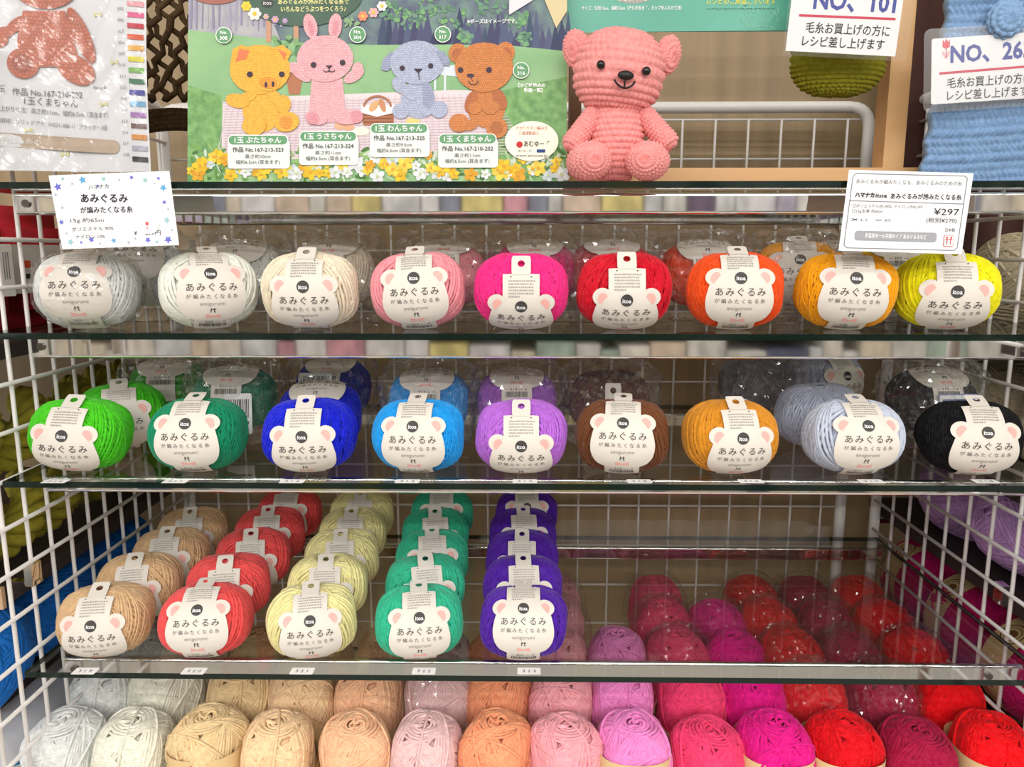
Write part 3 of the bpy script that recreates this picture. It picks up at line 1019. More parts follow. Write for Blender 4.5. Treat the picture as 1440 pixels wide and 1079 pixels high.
RN = ['front row', 'second row', 'third row', 'fourth row', 'fifth row']
PLACE = {'white': 'leftmost column', 'bright red': 'rightmost column'}
for i, (nm, c, px) in enumerate(SKC):
    for k in range(ROWS.get(nm, 3)):
        Y = 0.562 + 0.0625 * k
        x = xat(px, 0.562, Z5 + SKH) + (0.0 if k == 0 else rk.uniform(-0.002, 0.002))
        wrapped = (k >= 1 and nm in ('scarlet', 'burgundy')) or (k == 2 and nm in ('bright red', 'rose')) or (k == 1 and nm == 'pale mauve') or (k >= 3)
        lbl = '%s acrylic yarn skein in the %s of the bottom shelf' % (nm, RN[k])
        if wrapped: lbl += ', in clear film'
        t = thing('yarn_skein', lbl, 'yarn skein', (x, Y, Z5), (0, 0, 0), nm + ' skeins on the bottom shelf')
        o = yarn_obj(SKEIN[(i * 3 + k) % 4], yarn_mat(c, 0.7, 0.25), t, (1 if i % 2 == k % 2 else -1, 1, 1), (0, 0, 0))
        o.location = (0, 0, SKH + 0.001)
        o.rotation_euler = (R(rk.uniform(2, 9) if k == 0 else 2), R(rk.uniform(-3, 3)), R(rk.uniform(-30, 30)))
        sz = rk.uniform(0.95, 0.99)
        o.scale = (sz * 0.96, sz * 0.96, FZ.get(nm, 0.85) if k == 0 else rk.uniform(0.95, 0.98))
        o.location.z = SKH * o.scale.z + 0.001
        if k <= 1:
            b = inst('kraft_band', BAND, t)
            b.location = (0, 0, SKH + (0.0150 if nm in ('tan', 'magenta', 'scarlet', 'bright red', 'orchid pink') and k == 0 else -0.004))
            b['label'] = 'kraft paper band'
            m = inst('red_emblem', MARK, b)
        if wrapped:
            f = inst('plastic_wrap', SFILM[(i + k) % 2], t)
            f.location = (0, 0, SKH + 0.001)
            f.rotation_euler = (0, 0, R(rk.uniform(0, 360)))
            f['label'] = 'clear plastic film'

# ------------------------------------------------------------------ crochet surfaces
def crochet(name, prof, rows, sts, amp, m, parent, squash=(1, 1, 1), res=5, seed=0):
    """turned crochet piece; prof(t) -> (radius, z) with t from 0 (top) to 1"""
    nr, nc = rows * res, sts * res
    V, Fc = [], []
    rnd = np.random.RandomState(seed)
    jit = rnd.uniform(0.85, 1.15, (rows + 1, sts))
    for i in range(nr + 1):
        t = i / nr
        r, z = prof(t)
        r2, z2 = prof(min(1, t + 0.004)); r1, z1 = prof(max(0, t - 0.004))
        tx, tz = r2 - r1, z2 - z1
        L = math.hypot(tx, tz) + 1e-9
        nx, nz = -tz / L, tx / L
        row = t * rows
        ri = min(rows - 1, int(row))
        fr = row - ri
        for j in range(nc):
            ph = 2 * PI * j / nc
            cpos = (j / res + 0.5 * (ri % 2) + 0.28 * abs(fr - 0.5))
            st = 0.5 + 0.5 * math.cos(2 * PI * cpos)
            fade = min(1.0, r * 90)
            h = amp * (math.sin(PI * fr) ** 0.6 * (0.45 + 0.55 * st) * jit[ri, int(cpos) % sts] - 0.3) * (0.25 + 0.75 * fade)
            rr = max(0.0, r + h * nx)
            V.append((rr * math.cos(ph) * squash[0], rr * math.sin(ph) * squash[1], (z + h * nz) * squash[2]))
    for i in range(nr):
        for j in range(nc):
            a, b = i * nc + j, i * nc + (j + 1) % nc
            Fc.append((a, a + nc, b + nc, b))
    return mesh_obj(name, V, Fc, m, parent, None, True)
def ball_prof(r, h, p=2.0):
    def f(t):
        a = PI * t
        return (r * abs(math.sin(a)) ** (2 / p), h * math.copysign(abs(math.cos(a)) ** (2 / p), math.cos(a)))
    return f

# ------------------------------------------------------------------ pink bear on the top shelf
Z1 = ZS[0]
YBR = 0.550
PXM = YBR / F                                                  # metres per photo pixel at the bear
bx = xat(869, YBR, Z1 + 0.05)
bear = thing('crochet_bear', 'pink crocheted teddy bear sitting on the top glass shelf beside the meadow poster', 'toy bear', (bx, YBR, Z1))
BP = yarn_mat((250, 160, 157), 1.8, 0.5)
def bpos(px, py, dy=0.0):
    p = P(px, py, YBR + dy)
    return Vector((p.x - bx, dy, p.z - Z1))
hd = crochet('head', ball_prof(0.0300, 0.0272, 2.35), 17, 42, 0.0020, BP, bear, (1, 0.92, 1))
hd.location = bpos(870, 103)
hd.rotation_euler = (R(4), R(6.5), 0)
bd = crochet('body', lambda t: (max(0.0006, 0.0212 * (math.sin(PI * (0.16 + t * 0.84) * 0.98) ** 0.40) * (0.74 + 0.30 * t)), 0.030 - 0.060 * t), 15, 34, 0.0018, BP, bear, (1, 0.9, 1))
bd.location = bpos(866, 200) ; bd.location.z = 0.0315
for (px, py, sx, rz) in ((811, 70, 1, -1), (939, 78, 1, 1)):
    e = crochet('ear', ball_prof(0.0124, 0.0062, 2.2), 8, 22, 0.0017, BP, bear, (0.78, 1.0, 1))
    e.location = bpos(px, py, 0.003)
    e.rotation_euler = (PI / 2, R(0), R(-38 * rz))
    e.rotation_euler = (Matrix.Rotation(R(14 * rz), 3, 'Y') @ Matrix.Rotation(R(38 * rz), 3, 'Z') @ Matrix.Rotation(PI / 2, 3, 'X')).to_euler()
def limb(name, p, q, r0, r1, rows, sts):
    d = Vector(q) - Vector(p)
    L = d.length
    def prof(t):
        z = L / 2 - L * t
        r = r0 + (r1 - r0) * t
        cap = min(1.0, (math.sin(PI * min(t, 1 - t) / 0.36) if min(t, 1 - t) < 0.18 else 1.0))
        return (r * max(0.02, cap) ** 0.6, z)
    o = crochet(name, prof, rows, sts, 0.0017, BP, bear)
    o.location = (Vector(p) + Vector(q)) / 2
    o.rotation_euler = (-d).to_track_quat('Z', 'Y').to_euler()
    return o
limb('arm', bpos(843, 150, -0.002), bpos(799, 213, -0.010), 0.0062, 0.0080, 14, 22)
limb('arm', bpos(898, 152, -0.002), bpos(946, 210, -0.010), 0.0062, 0.0080, 14, 22)
for px, py, zr in ((828, 230, -8), (911, 228, 14)):
    f = crochet('leg', ball_prof(0.0140, 0.0190, 2.5), 13, 26, 0.0017, BP, bear, (0.98, 0.86, 1))
    f.location = bpos(px, py, -0.020)
    f.location.z = 0.0130
    f.rotation_euler = (R(90 + 4), 0, R(zr))
    f.rotation_euler = (Matrix.Rotation(R(-zr), 3, 'Z') @ Matrix.Rotation(R(90), 3, 'X')).to_euler()
def lumps(name, parent, c, rx, ry, rz, m, rot=0):
    bm = bmesh.new()
    bmesh.ops.create_uvsphere(bm, u_segments=20, v_segments=12, radius=1)
    me = bpy.data.meshes.new(name); bm.to_mesh(me); bm.free()
    me.materials.append(m)
    me.polygons.foreach_set('use_smooth', [True] * len(me.polygons))
    o = link(bpy.data.objects.new(name, me), parent)
    o.location = c; o.scale = (rx, ry, rz); o.rotation_euler = (0, R(rot), 0)
    return o
FACE = -0.0282
lumps('eye', bear, bpos(845, 91, -0.0262), 0.0028, 0.0022, 0.0028, BLACKP)['label'] = 'shiny black eye'
lumps('eye', bear, bpos(909, 100, -0.0262), 0.0028, 0.0022, 0.0028, BLACKP)['label'] = 'shiny black eye'
lumps('nose', bear, bpos(880, 106, -0.0292), 0.0053, 0.0026, 0.0029, simple('felt_black', (14, 12, 12), 0.5), 5)['label'] = 'black nose'
THREAD = simple('black_thread', (14, 12, 12), 0.7)
mb = MB()
pts = []
for k in range(15):
    u = k / 14
    px = 864 + 29 * u
    py = 112 + 2.5 * u + 10.5 * (1 - (2 * u - 1) ** 2) ** 0.8
    pts.append(bpos(px, py, -0.0280 - 0.0012 * (1 - (2 * u - 1) ** 2)))
mb.tube(pts, 0.0007, 6)
mb.tube([bpos(879, 110, -0.0296), bpos(878, 122, -0.0293)], 0.0006, 6)
mb.build('mouth', THREAD, bear, True)['label'] = 'stitched black smile'

# ------------------------------------------------------------------ posters and cards on the top shelf
def sheet_frame(Y, z0=None, lean=0.0):
    """photo px -> local metres on an upright sheet at depth Y; origin at the shelf"""
    s = Y / F
    return s
class Print(Flat):
    """prints laid out in photo pixels on an upright sheet"""
    def __init__(s, px0, py0, sc, wave=None):
        s.px0, s.py0, s.sc, s.wave = px0, py0, sc, wave
        super().__init__(s._at)
    def _at(s, u, v, layer):
        x, z = (u - s.px0) * s.sc, (s.py0 - v) * s.sc
        y = -0.00016 * layer
        if s.wave: y += s.wave(x, z)
        return (x, y, z)
    def text(s, *a, **k):
        k['down'] = True
        super().text(*a, **k)
YP = 0.557
PY0 = 260
psc = scl(YP, PY0)
o0 = P(530, PY0, YP)
poster = thing('meadow_poster', 'large poster of four crocheted animals picnicking on a green meadow, standing on the top shelf', 'poster', (o0.x, YP, Z1 + 0.0008), (R(-9.7), 0, 0))
mb = MB()
mb.box(((262 - 530) * psc, 0.0005, 0), ((797 - 530) * psc, 0.0025, 315 * psc))
mb.build('card_board', CARD, poster)
NP = lambda: Print(530, PY0, psc)
q = NP()
FOREST = noisy((74, 78, 112), (110, 140, 130), 60, 0.45)
FORESTL = noisy((152, 146, 168), (176, 176, 178), 70, 0.45)
LAWN = noisy((122, 170, 116), (146, 188, 134), 25, 0.45)
LAWND = noisy((84, 140, 70), (124, 172, 98), 160, 0.45)
q.poly([(262, -64), (797, -64), (797, 75), (262, 60)], FOREST, 0)
q.poly([(262, -64), (345, -64), (395, 62), (262, 50)], FORESTL, 1)
r5 = random.Random(5)
for x in range(538, 800, 9):
    h = r5.uniform(26, 66)
    c = r5.choice([(70, 70, 104), (80, 82, 116), (64, 80, 106), (84, 92, 124), (58, 66, 96)])
    w = r5.uniform(6, 11)
    q.poly([(x - w, 74), (x + w, 74), (x + w * 0.5, 74 - h * 0.6), (x, 74 - h), (x - w * 0.5, 74 - h * 0.6)], c, 1)
for x, y, w in ((552, 18, 16), (580, 28, 20), (640, 26, 24), (690, 8, 22), (726, 26, 16), (606, 8, 16), (655, 52, 10), (738, 56, 10)):
    for k in range(26):
        a0 = r5.uniform(0, 6.28); rr = w * math.sqrt(r5.random())
        q.ell(x + rr * math.cos(a0), y + rr * math.sin(a0) * 0.9, r5.uniform(2, 5), r5.uniform(1.5, 3.5), r5.choice([(104, 150, 112), (124, 170, 116), (92, 132, 108), (112, 148, 128)]), 2, r5.uniform(0, 180), 8)
for x in range(266, 395, 8):
    q.line((x, 45 + r5.uniform(-10, 0)), (x + r5.uniform(-3, 3), -64), r5.uniform(2, 4), r5.choice([(162, 156, 176), (144, 140, 164), (170, 170, 176)]), 2)
q.poly([(262, 42), (330, 50), (420, 60), (520, 64), (640, 64), (720, 66), (797, 74), (797, 259), (262, 259)], LAWN, 3)
q.poly([(262, 120), (310, 135), (310, 259), (262, 259)], LAWND, 4)
q.poly([(700, 130), (797, 110), (797, 259), (690, 259)], LAWND, 4)
for (x, w) in ((373, 7), (412, 7)):
    q.poly([(x, 18), (x + w, 18), (x + w, 60), (x, 60)], (198, 150, 122), 4)
for k in range(26):
    q.ell(r5.uniform(385, 425), r5.uniform(50, 78), 5, 3.5, r5.choice([(96, 140, 98), (128, 170, 118), (70, 112, 78)]), 5, r5.uniform(0, 180), 8)
q.poly([(400, 104), (426, 104), (421, 134), (406, 134)], (176, 116, 86), 5)
q.ell(424, -8, 86, 46, noisy((52, 82, 66), (60, 92, 74), 30, 0.45), 5)
q.ell(302, -14, 40, 20, (168, 108, 96), 5)
q.build('printed_meadow', poster)
q = NP()
q.ell(375, 5, 9, 6.5, (70, 74, 74), 6); q.text('itoa', 375, 4.5, 8, (240, 240, 235), 7)
q.text('あみぐるみが編みたくなる糸で', 440, 3, 8.6, (238, 232, 160), 6, width=100, bold=0.02)
q.text('いろんなどうぶつをつくろう♪', 440, 13.5, 8.6, (238, 232, 160), 6, width=92, bold=0.02)
q.build('printed_slogan', poster)
q = NP()
q.text('※ポーズはイメージです。', 692, 32, 7, (240, 240, 245), 6, width=70, bold=0.02)
q.build('printed_note', poster)
q = NP()
q.text('【かぎ針編みの', 748, 122, 6.0, (250, 250, 250), 6, width=38, bold=0.03)
q.text('動画一覧】', 750, 129, 6.0, (250, 250, 250), 6, width=26, bold=0.03)
q.build('printed_caption', poster)
q = NP()
BL = (228, 212, 216)
q.poly([(312, 144), (352, 138), (640, 128), (690, 130), (722, 172), (742, 214), (700, 222), (310, 226)], BL, 4)
for k in range(21):
    y = 146 + k * 3.8
    q.line((313, y), (min(738, 690 + (y - 132) * 0.6), y - 8 + k * 0.2), 1.2, (212, 190, 200), 5)
for k in range(44):
    x = 320 + k * 8.4
    q.line((x, 143 - (x - 312) * 0.028), (x + (x - 520) * 0.08, 221), 1.2, (212, 192, 202), 5)
q.build('printed_blanket', poster)
q = NP()
for (x, y, c, r) in ((345, 9, (236, 206, 70), 7), (357, 20, (240, 238, 226), 9), (386, 28, (206, 160, 196), 5), (373, 24, (214, 176, 190), 4), (400, 30, (176, 150, 206), 4), (510, 24, (238, 142, 112), 7), (525, 19, (240, 178, 180), 7), (537, 10, (246, 244, 236), 7)):
    for a in range(6):
        q.ell(x + r * 0.62 * math.cos(a * PI / 3), y + r * 0.62 * math.sin(a * PI / 3), r * 0.45, r * 0.4, c, 6, a * 60, 10)
    q.ell(x, y, r * 0.35, r * 0.35, (236, 190, 70), 7, 0, 10)
for k in range(16):
    q.ell(r5.uniform(485, 505), r5.uniform(28, 36), 4, 1.6, (140, 170, 130), 6, r5.uniform(0, 180), 8)
q.build('printed_garland', poster)
q = NP()
for k in range(420):
    q.ell(r5.uniform(268, 792), r5.uniform(208, 256), r5.uniform(4, 10), r5.uniform(1.2, 3), r5.choice([(92, 142, 66), (120, 164, 84), (72, 118, 58), (142, 182, 110), (168, 196, 150), (196, 212, 190)]), 6, r5.uniform(0, 180), 7)
for k in range(92):
    x = 270 + k * 5.7 + r5.uniform(-3, 3)
    y = r5.uniform(219, 250)
    r = r5.uniform(6, 11)
    c = r5.choice([(238, 204, 56), (244, 214, 80), (234, 170, 46), (226, 230, 232), (236, 238, 240), (208, 220, 226), (240, 196, 40)])
    for a in range(5):
        q.ell(x + r * 0.6 * math.cos(a * 1.257 + k), y + r * 0.6 * math.sin(a * 1.257 + k), r * 0.55, r * 0.42, [v * (0.92 + 0.08 * (a % 2)) for v in c], 7 + k % 3, math.degrees(a * 1.257 + k), 9)
    q.ell(x, y, r * 0.25, r * 0.25, (216, 160, 50) if c[2] < 120 else (190, 206, 150), 10.5, 0, 8)
q.build('printed_flowers', poster)
q = NP()
q.poly([(716, -4), (760, -4), (716, 23)], (226, 220, 228), 6)
q.poly([(763, -4), (797, -4), (797, 18), (782, 42)], (216, 200, 158), 6)
q.build('printed_bunting', poster)
q = NP()
q.rrect(532, 166, 44, 24, 4, (172, 112, 82), 6)
for k in range(4):
    q.line((511, 158 + 5 * k), (553, 158 + 5 * k), 1.6, (140, 84, 62), 7)
q.poly([(508, 150), (556, 149), (556, 160), (530, 166), (508, 160)], (236, 232, 232), 8)
q.arc(531, 152, 19, 3, 180, 360, (170, 112, 84), 8, ry=15)
q.ell(526, 151, 9, 5, (218, 170, 120), 9, -50); q.ell(538, 150, 10, 4, (200, 140, 100), 9, 70)
q.build('printed_basket', poster)
q = NP()
q.ell(478, 178, 8, 6, (226, 176, 140), 6); q.ell(490, 179, 8, 6, (220, 168, 130), 6)
q.ell(508, 186, 12, 6, (240, 236, 214), 6); q.ell(581, 172, 10, 5, (222, 206, 130), 6)
q.build('printed_snacks', poster)
q = NP()
q.poly([(610, 92), (650, 94), (650, 110), (608, 106)], (214, 222, 230), 5)
q.line((612, 106), (612, 128), 3, (214, 222, 230), 5); q.line((626, 106), (626, 130), 3, (214, 222, 230), 5)
q.build('printed_bench', poster)
def knit(c, st=0.00165):
    k = ('knit', tuple(c), st)
    if k in _m:
        return _m[k]
    m, nt, bs = new_mat('stitch_print')
    tc = nt.nodes.new('ShaderNodeTexCoord')
    sp = nt.nodes.new('ShaderNodeSeparateXYZ')
    cb = nt.nodes.new('ShaderNodeCombineXYZ')
    nz = nt.nodes.new('ShaderNodeTexNoise')
    nz.inputs['Scale'].default_value = 90
    ad = nt.nodes.new('ShaderNodeVectorMath'); ad.operation = 'MULTIPLY_ADD'
    ad.inputs[1].default_value = (0.004, 0.004, 0.004)
    nt.links.new(tc.outputs['Object'], nz.inputs['Vector'])
    nt.links.new(nz.outputs['Color'], ad.inputs[0])
    nt.links.new(tc.outputs['Object'], ad.inputs[2])
    nt.links.new(ad.outputs[0], sp.inputs[0])
    nt.links.new(sp.outputs['X'], cb.inputs['X'])
    nt.links.new(sp.outputs['Z'], cb.inputs['Y'])
    br = nt.nodes.new('ShaderNodeTexBrick')
    br.inputs['Scale'].default_value = 1.0 / st
    br.inputs['Brick Width'].default_value = 1.0
    br.inputs['Row Height'].default_value = 0.95
    br.inputs['Mortar Size'].default_value = 0.17
    br.inputs['Mortar Smooth'].default_value = 1.0
    br.inputs['Color1'].default_value = (*lin([min(255, v * 1.05 + 4) for v in c]), 1)
    br.inputs['Color2'].default_value = (*lin([v * 0.96 for v in c]), 1)
    br.inputs['Mortar'].default_value = (*lin([v * 0.78 for v in c]), 1)
    nt.links.new(cb.outputs[0], br.inputs['Vector'])
    nt.links.new(br.outputs['Color'], bs.inputs['Base Color'])
    bs.inputs['Roughness'].default_value = 0.5
    _m[k] = m
    return m
EYE = (62, 50, 66)
def animal(name, c, dark, fn, label):
    q = NP()
    fn(q, knit(c), knit(dark), c)
    o = q.build(name, poster)
    o['label'] = label
def smile(q, x, y, w):
    q.arc(x, y - 3, w, 1.3, 10, 170, EYE, 13, 8, w)
def pig(q, m, d, c):
    q.ell(368, 155, 28, 32, m, 7); q.ell(333, 143, 17, 10, m, 9, 12); q.ell(398, 148, 11, 13, m, 10); q.ell(386, 138, 12, 8, m, 9, 50)
    q.ell(346, 138, 14, 7, m, 9, -14)
    q.ell(357, 178, 17, 14, m, 11); q.ell(403, 173, 18, 14, m, 11, -10); q.ell(402, 174, 9, 9, d, 12)
    q.poly([(322, 96), (326, 70), (338, 64), (352, 68), (340, 92)], m, 8); q.poly([(384, 68), (396, 64), (410, 74), (402, 90)], m, 8)
    q.ell(365, 99, 43, 35, m, 9)
    q.poly([(330, 88), (336, 70), (350, 72), (346, 84)], (232, 124, 84), 10); q.poly([(390, 70), (402, 76), (400, 86)], (232, 124, 84), 10)
    q.ell(377, 118, 17, 12, m, 11); q.ell(377, 118, 13, 8.5, d, 12); q.ell(374, 121, 2, 4, EYE, 13); q.ell(384, 120, 2, 4, EYE, 13)
    q.ell(351, 106, 4.2, 4, EYE, 12); q.ell(396, 106, 4.2, 4, EYE, 12)
def rabbit(q, m, d, c):
    q.ell(436, 38, 9.5, 18, m, 7, -14); q.ell(471, 38, 9.5, 18, m, 7, 6)
    q.ell(437, 40, 4, 11, d, 8, -14); q.ell(471, 40, 4, 11, d, 8, 6)
    q.poly([(438, 112), (482, 112), (486, 166), (434, 166)], m, 7); q.ell(460, 164, 26, 10, m, 7)
    q.ell(422, 104, 18, 8, m, 8, 38); q.ell(412, 96, 8, 8, m, 9); q.ell(498, 108, 16, 8, m, 8, -32); q.ell(503, 99, 8, 10, m, 9)
    q.ell(445, 167, 16, 10, m, 10, 14); q.ell(490, 166, 20, 11, m, 10, -6); q.ell(502, 166, 9, 9, d, 11); q.ell(440, 168, 9, 9, d, 11)
    q.ell(457, 84, 40, 33, m, 9)
    q.ell(441, 93, 4, 4, EYE, 12); q.ell(482, 90, 4, 4, EYE, 12)
    q.poly([(458, 94), (468, 94), (463, 99)], EYE, 12); q.line((463, 98), (463, 103), 1.3, EYE, 12)
    q.arc(459, 100, 4, 1.2, 0, 180, EYE, 12, 6, 3); q.arc(467, 100, 4, 1.2, 0, 180, EYE, 12, 6, 3)
def dog(q, m, d, c):
    q.ell(588, 142, 24, 27, m, 7); q.ell(562, 122, 9, 13, m, 9, -40); q.ell(572, 132, 16, 6, m, 9, 40); q.ell(603, 140, 8, 24, d, 9, -8)
    q.ell(564, 158, 12, 11, m, 10); q.ell(618, 156, 12, 12, m, 10); q.ell(600, 160, 7, 6, m, 10)
    q.poly([(548, 76), (562, 72), (556, 92), (545, 102), (536, 100), (538, 86)], d, 8); q.poly([(612, 74), (624, 74), (633, 88), (632, 95), (622, 94)], d, 10)
    q.ell(587, 90, 38, 31, m, 9); q.ell(590, 107, 18, 12, m, 10)
    q.poly([(582, 99), (595, 99), (590, 104), (587, 104)], EYE, 12); q.line((589, 103), (590, 115), 1.3, EYE, 12)
    q.ell(566, 98, 3.6, 3.6, EYE, 12); q.ell(606, 95, 3.6, 3.6, EYE, 12)
def cub(q, m, d, c):
    q.ell(684, 152, 27, 30, m, 7); q.ell(663, 145, 8, 16, d, 9, 20); q.ell(703, 142, 9, 16, d, 9, -24); q.ell(668, 154, 10, 9, m, 10); q.ell(690, 153, 12, 10, m, 10)
    q.ell(646, 175, 14, 13, m, 11); q.ell(657, 178, 15, 8, m, 10); q.ell(699, 182, 15, 15, m, 11); q.ell(699, 182, 9, 9, d, 12)
    q.ell(644, 77, 13, 14, m, 8); q.ell(644, 79, 8, 9, d, 9); q.ell(711, 76, 13, 15, m, 8); q.ell(712, 78, 8, 9, d, 9)
    q.ell(681, 97, 41, 35, m, 10); q.ell(664, 113, 14, 11, m, 11)
    q.ell(648, 101, 4, 4, EYE, 12); q.ell(688, 101, 4, 4, EYE, 12); q.ell(662, 109, 5, 3, EYE, 12); q.line((662, 110), (665, 117), 1.3, EYE, 12); smile(q, 666, 118, 7)
animal('printed_pig', (248, 178, 48), (238, 150, 36), pig, 'yellow crocheted pig in the picture')
animal('printed_rabbit', (240, 172, 180), (228, 148, 160), rabbit, 'pink crocheted rabbit in the picture')
animal('printed_dog', (172, 180, 206), (150, 158, 188), dog, 'grey-blue crocheted dog in the picture')
animal('printed_cub', (204, 122, 52), (180, 98, 40), cub, 'brown crocheted bear cub in the picture')
GREEN = (104, 158, 114)
for x, y, n in ((314, 51, '308'), (503, 51, '304'), (623, 51, '317'), (733, 102, '316')):
    q = NP()
    q.ell(x, y, 11.6, 11.6, (244, 248, 244), 13); q.ell(x, y, 10.4, 10.4, GREEN, 14)
    q.text('No.', x, y - 4, 7, (250, 250, 250), 15, bold=0.02); q.text(n, x, y + 4, 7, (250, 250, 250), 15, bold=0.02, width=11)
    q.build('number_badge', poster)
for x, y, w, a, b, c in ((363, 199, 86, 'ぶたちゃん', '323', '10'), (462, 194, 82, 'うさちゃん', '324', '11'), (562, 183, 82, 'わんちゃん', '325', '9.5'), (658, 198, 82, 'くまちゃん', None, '11')):
    q = NP()
    q.rrect(x + 1, y + 20, w + 2, 40, 5, (232, 236, 232), 13)
    q.rrect(x, y, w, 15, 7.5, (250, 250, 250), 14); q.rrect(x, y, w - 3, 12.5, 6.2, GREEN, 15)
    q.text('1玉 ' + a, x, y, 10, (250, 250, 250), 16, bold=0.02, width=66)
    q.text('作品 No.167-213-' + b if b else '作品 No.167-210-202', x, y + 13.5, 8, (70, 74, 74), 16, width=72, bold=0.01)
    q.text('高さ約%scm' % c, x, y + 23, 6.5, (84, 88, 88), 16, width=36)
    q.text('幅約6.5cm (耳含まず)', x, y + 31, 6.5, (84, 88, 88), 16, width=62)
    q.build('printed_caption', poster)
q = NP()
q.ell(748, 201, 37.5, 28, (250, 248, 226), 13, 0, 40)
q.text('わかりやすい編み方', 748, 183, 6, (186, 92, 82), 14, width=44)
q.text('の基礎動画は…', 746, 190, 6, (186, 92, 82), 14, width=32)
q.ell(731, 206, 4.5, 4.5, (198, 40, 48), 14)
q.text('あむゆーず', 755, 205, 9, (70, 50, 44), 14, width=36, bold=0.02)
q.rrect(761, 215, 12, 4.5, 0.6, (44, 66, 130), 14)
q.text('あむゆーず', 738, 215, 4.5, (90, 90, 90), 14, width=18)
q.text('www.amuuse.jp', 748, 221, 6.2, (60, 60, 60), 14, width=44)
q.build('printed_oval', poster)

# teal card, wooden frame
YC = 0.60
csc = scl(YC, 10)
c0 = P(950, 250, YC)
teal = thing('teal_card', 'teal green recipe card hanging above the pink bear in front of the wooden frame', 'poster', (c0.x, YC, c0.z))
NT = lambda: Print(950, 250, csc)
mb = MB(); mb.box(((790 - 950) * csc, 0.0004, (250 - 50) * csc), ((1112 - 950) * csc, 0.0014, 310 * csc))
mb.build('card_board', flat((90, 172, 152), 0.4), teal)
q = NT()
q.poly([(790, -60), (1112, -60), (1112, 49), (790, 51)], noisy((84, 168, 146), (102, 184, 164), 12, 0.4), 1)
q.ell(882, -8, 38, 21, (176, 172, 164), 2)
for k in range(40):
    q.ell(r5.uniform(1030, 1085), r5.uniform(10, 46), r5.uniform(2, 7), 1.5, (122, 192, 170), 2, r5.uniform(0, 180), 8)
q.text('かぎ針4/0号', 881, 6, 7.5, (250, 250, 250), 3, width=42, bold=0.02)
q.text('サイズ：縦約13cm、横約12cm（持ち手含まず、カップを入れた寸法）', 880, 19, 6, (245, 248, 248), 3, width=140, bold=0.02)
q.text('レシピのご用意ございます', 1033, 11, 9, (236, 226, 96), 3, width=96, bold=0.01)
for k in range(16):
    q.line((985 + 6 * k, 20 + (k % 2)), (990 + 6 * k, 21 - (k % 2)), 0.7, (70, 130, 116), 3)
q.build('printed_text', teal)
YW = 0.625
WOODL = wood((214, 166, 112), (228, 184, 132), 'light_wood', 8, (0.6, 9, 9))
WOODV = wood((214, 166, 112), (228, 184, 132), 'light_wood_v', 8, (9, 9, 0.6))
a, b = P(800, 253, YW), P(1300, 253, YW)
fr = thing('wooden_frame', 'open pale wooden display frame standing behind the pink bear', 'frame', (0, YW, Z1))
BT = P(1000, 236, YW).z - Z1
mb = MB(); mb.box((a.x, 0, 0), (b.x, 0.02, BT)); mb.build('bottom_bar', WOODL, fr)
u0, u1 = P(1244, 200, YW).x, P(1273, 200, YW).x
mb = MB(); mb.box((u0, 0, BT), (u1, 0.02, 0.22)); mb.build('upright', WOODV, fr)
mb = MB(); mb.box((a.x, 0, BT), (a.x + 0.009, 0.02, 0.22)); mb.build('upright', simple('dark_wood', (112, 78, 48), 0.5), fr)
mb = MB(); mb.box((a.x, 0, 0.22), (u1, 0.02, 0.232)); mb.build('top_bar', WOODL, fr)

# recipe number cards
def tulip(q, x, y, s, c, l):
    q.poly([(x - 5 * s, y - 6 * s), (x - 2.5 * s, y - 2 * s), (x, y - 7 * s), (x + 2.5 * s, y - 2 * s), (x + 5 * s, y - 6 * s), (x + 5 * s, y + 4 * s), (x, y + 7 * s), (x - 5 * s, y + 4 * s)], c, l)
    q.line((x, y + 7 * s), (x, y + 20 * s), 1.2 * s, c, l)
    q.ell(x - 3 * s, y + 14 * s, 1.6 * s, 5 * s, (244, 190, 196), l, -25, 10); q.ell(x + 3 * s, y + 14 * s, 1.6 * s, 5 * s, (244, 190, 196), l, 25, 10)
YN = 0.575
nsc = scl(YN, 40)
n0 = P(1185, 80, YN)
card = thing('recipe_card', 'laminated card reading NO. 101 hanging over the olive pouch', 'card', (n0.x, YN, n0.z), (R(2), R(3.0), 0))
NN = lambda: Print(1185, 80, nsc)
q = NN(); q.poly([(1104, -40), (1258, -40), (1258, 76), (1104, 76)], CARD, 1); q.build('paper', card)
q = NN()
q.text('NO、101', 1192, 7, 33, (48, 66, 160), 2, width=114, bold=0.03)
q.line((1117, 29), (1251, 27.5), 3.2, (214, 40, 80), 2)
q.text('毛糸お買上げの方に', 1187, 44, 15.5, (24, 24, 26), 2, width=117, bold=0.012)
q.text('レシピ差し上げます', 1183, 62, 15.5, (24, 24, 26), 2, width=115, bold=0.012)
tulip(q, 1124, -12, 0.9, (232, 150, 160), 2)
q.build('printed_text', card)
q = NN(); q.poly([(1100, -44), (1274, -44), (1274, 82), (1100, 82)], film_mat(0.05, 0.1), 4); q.build('laminate_sleeve', card)['label'] = 'clear laminate sleeve'

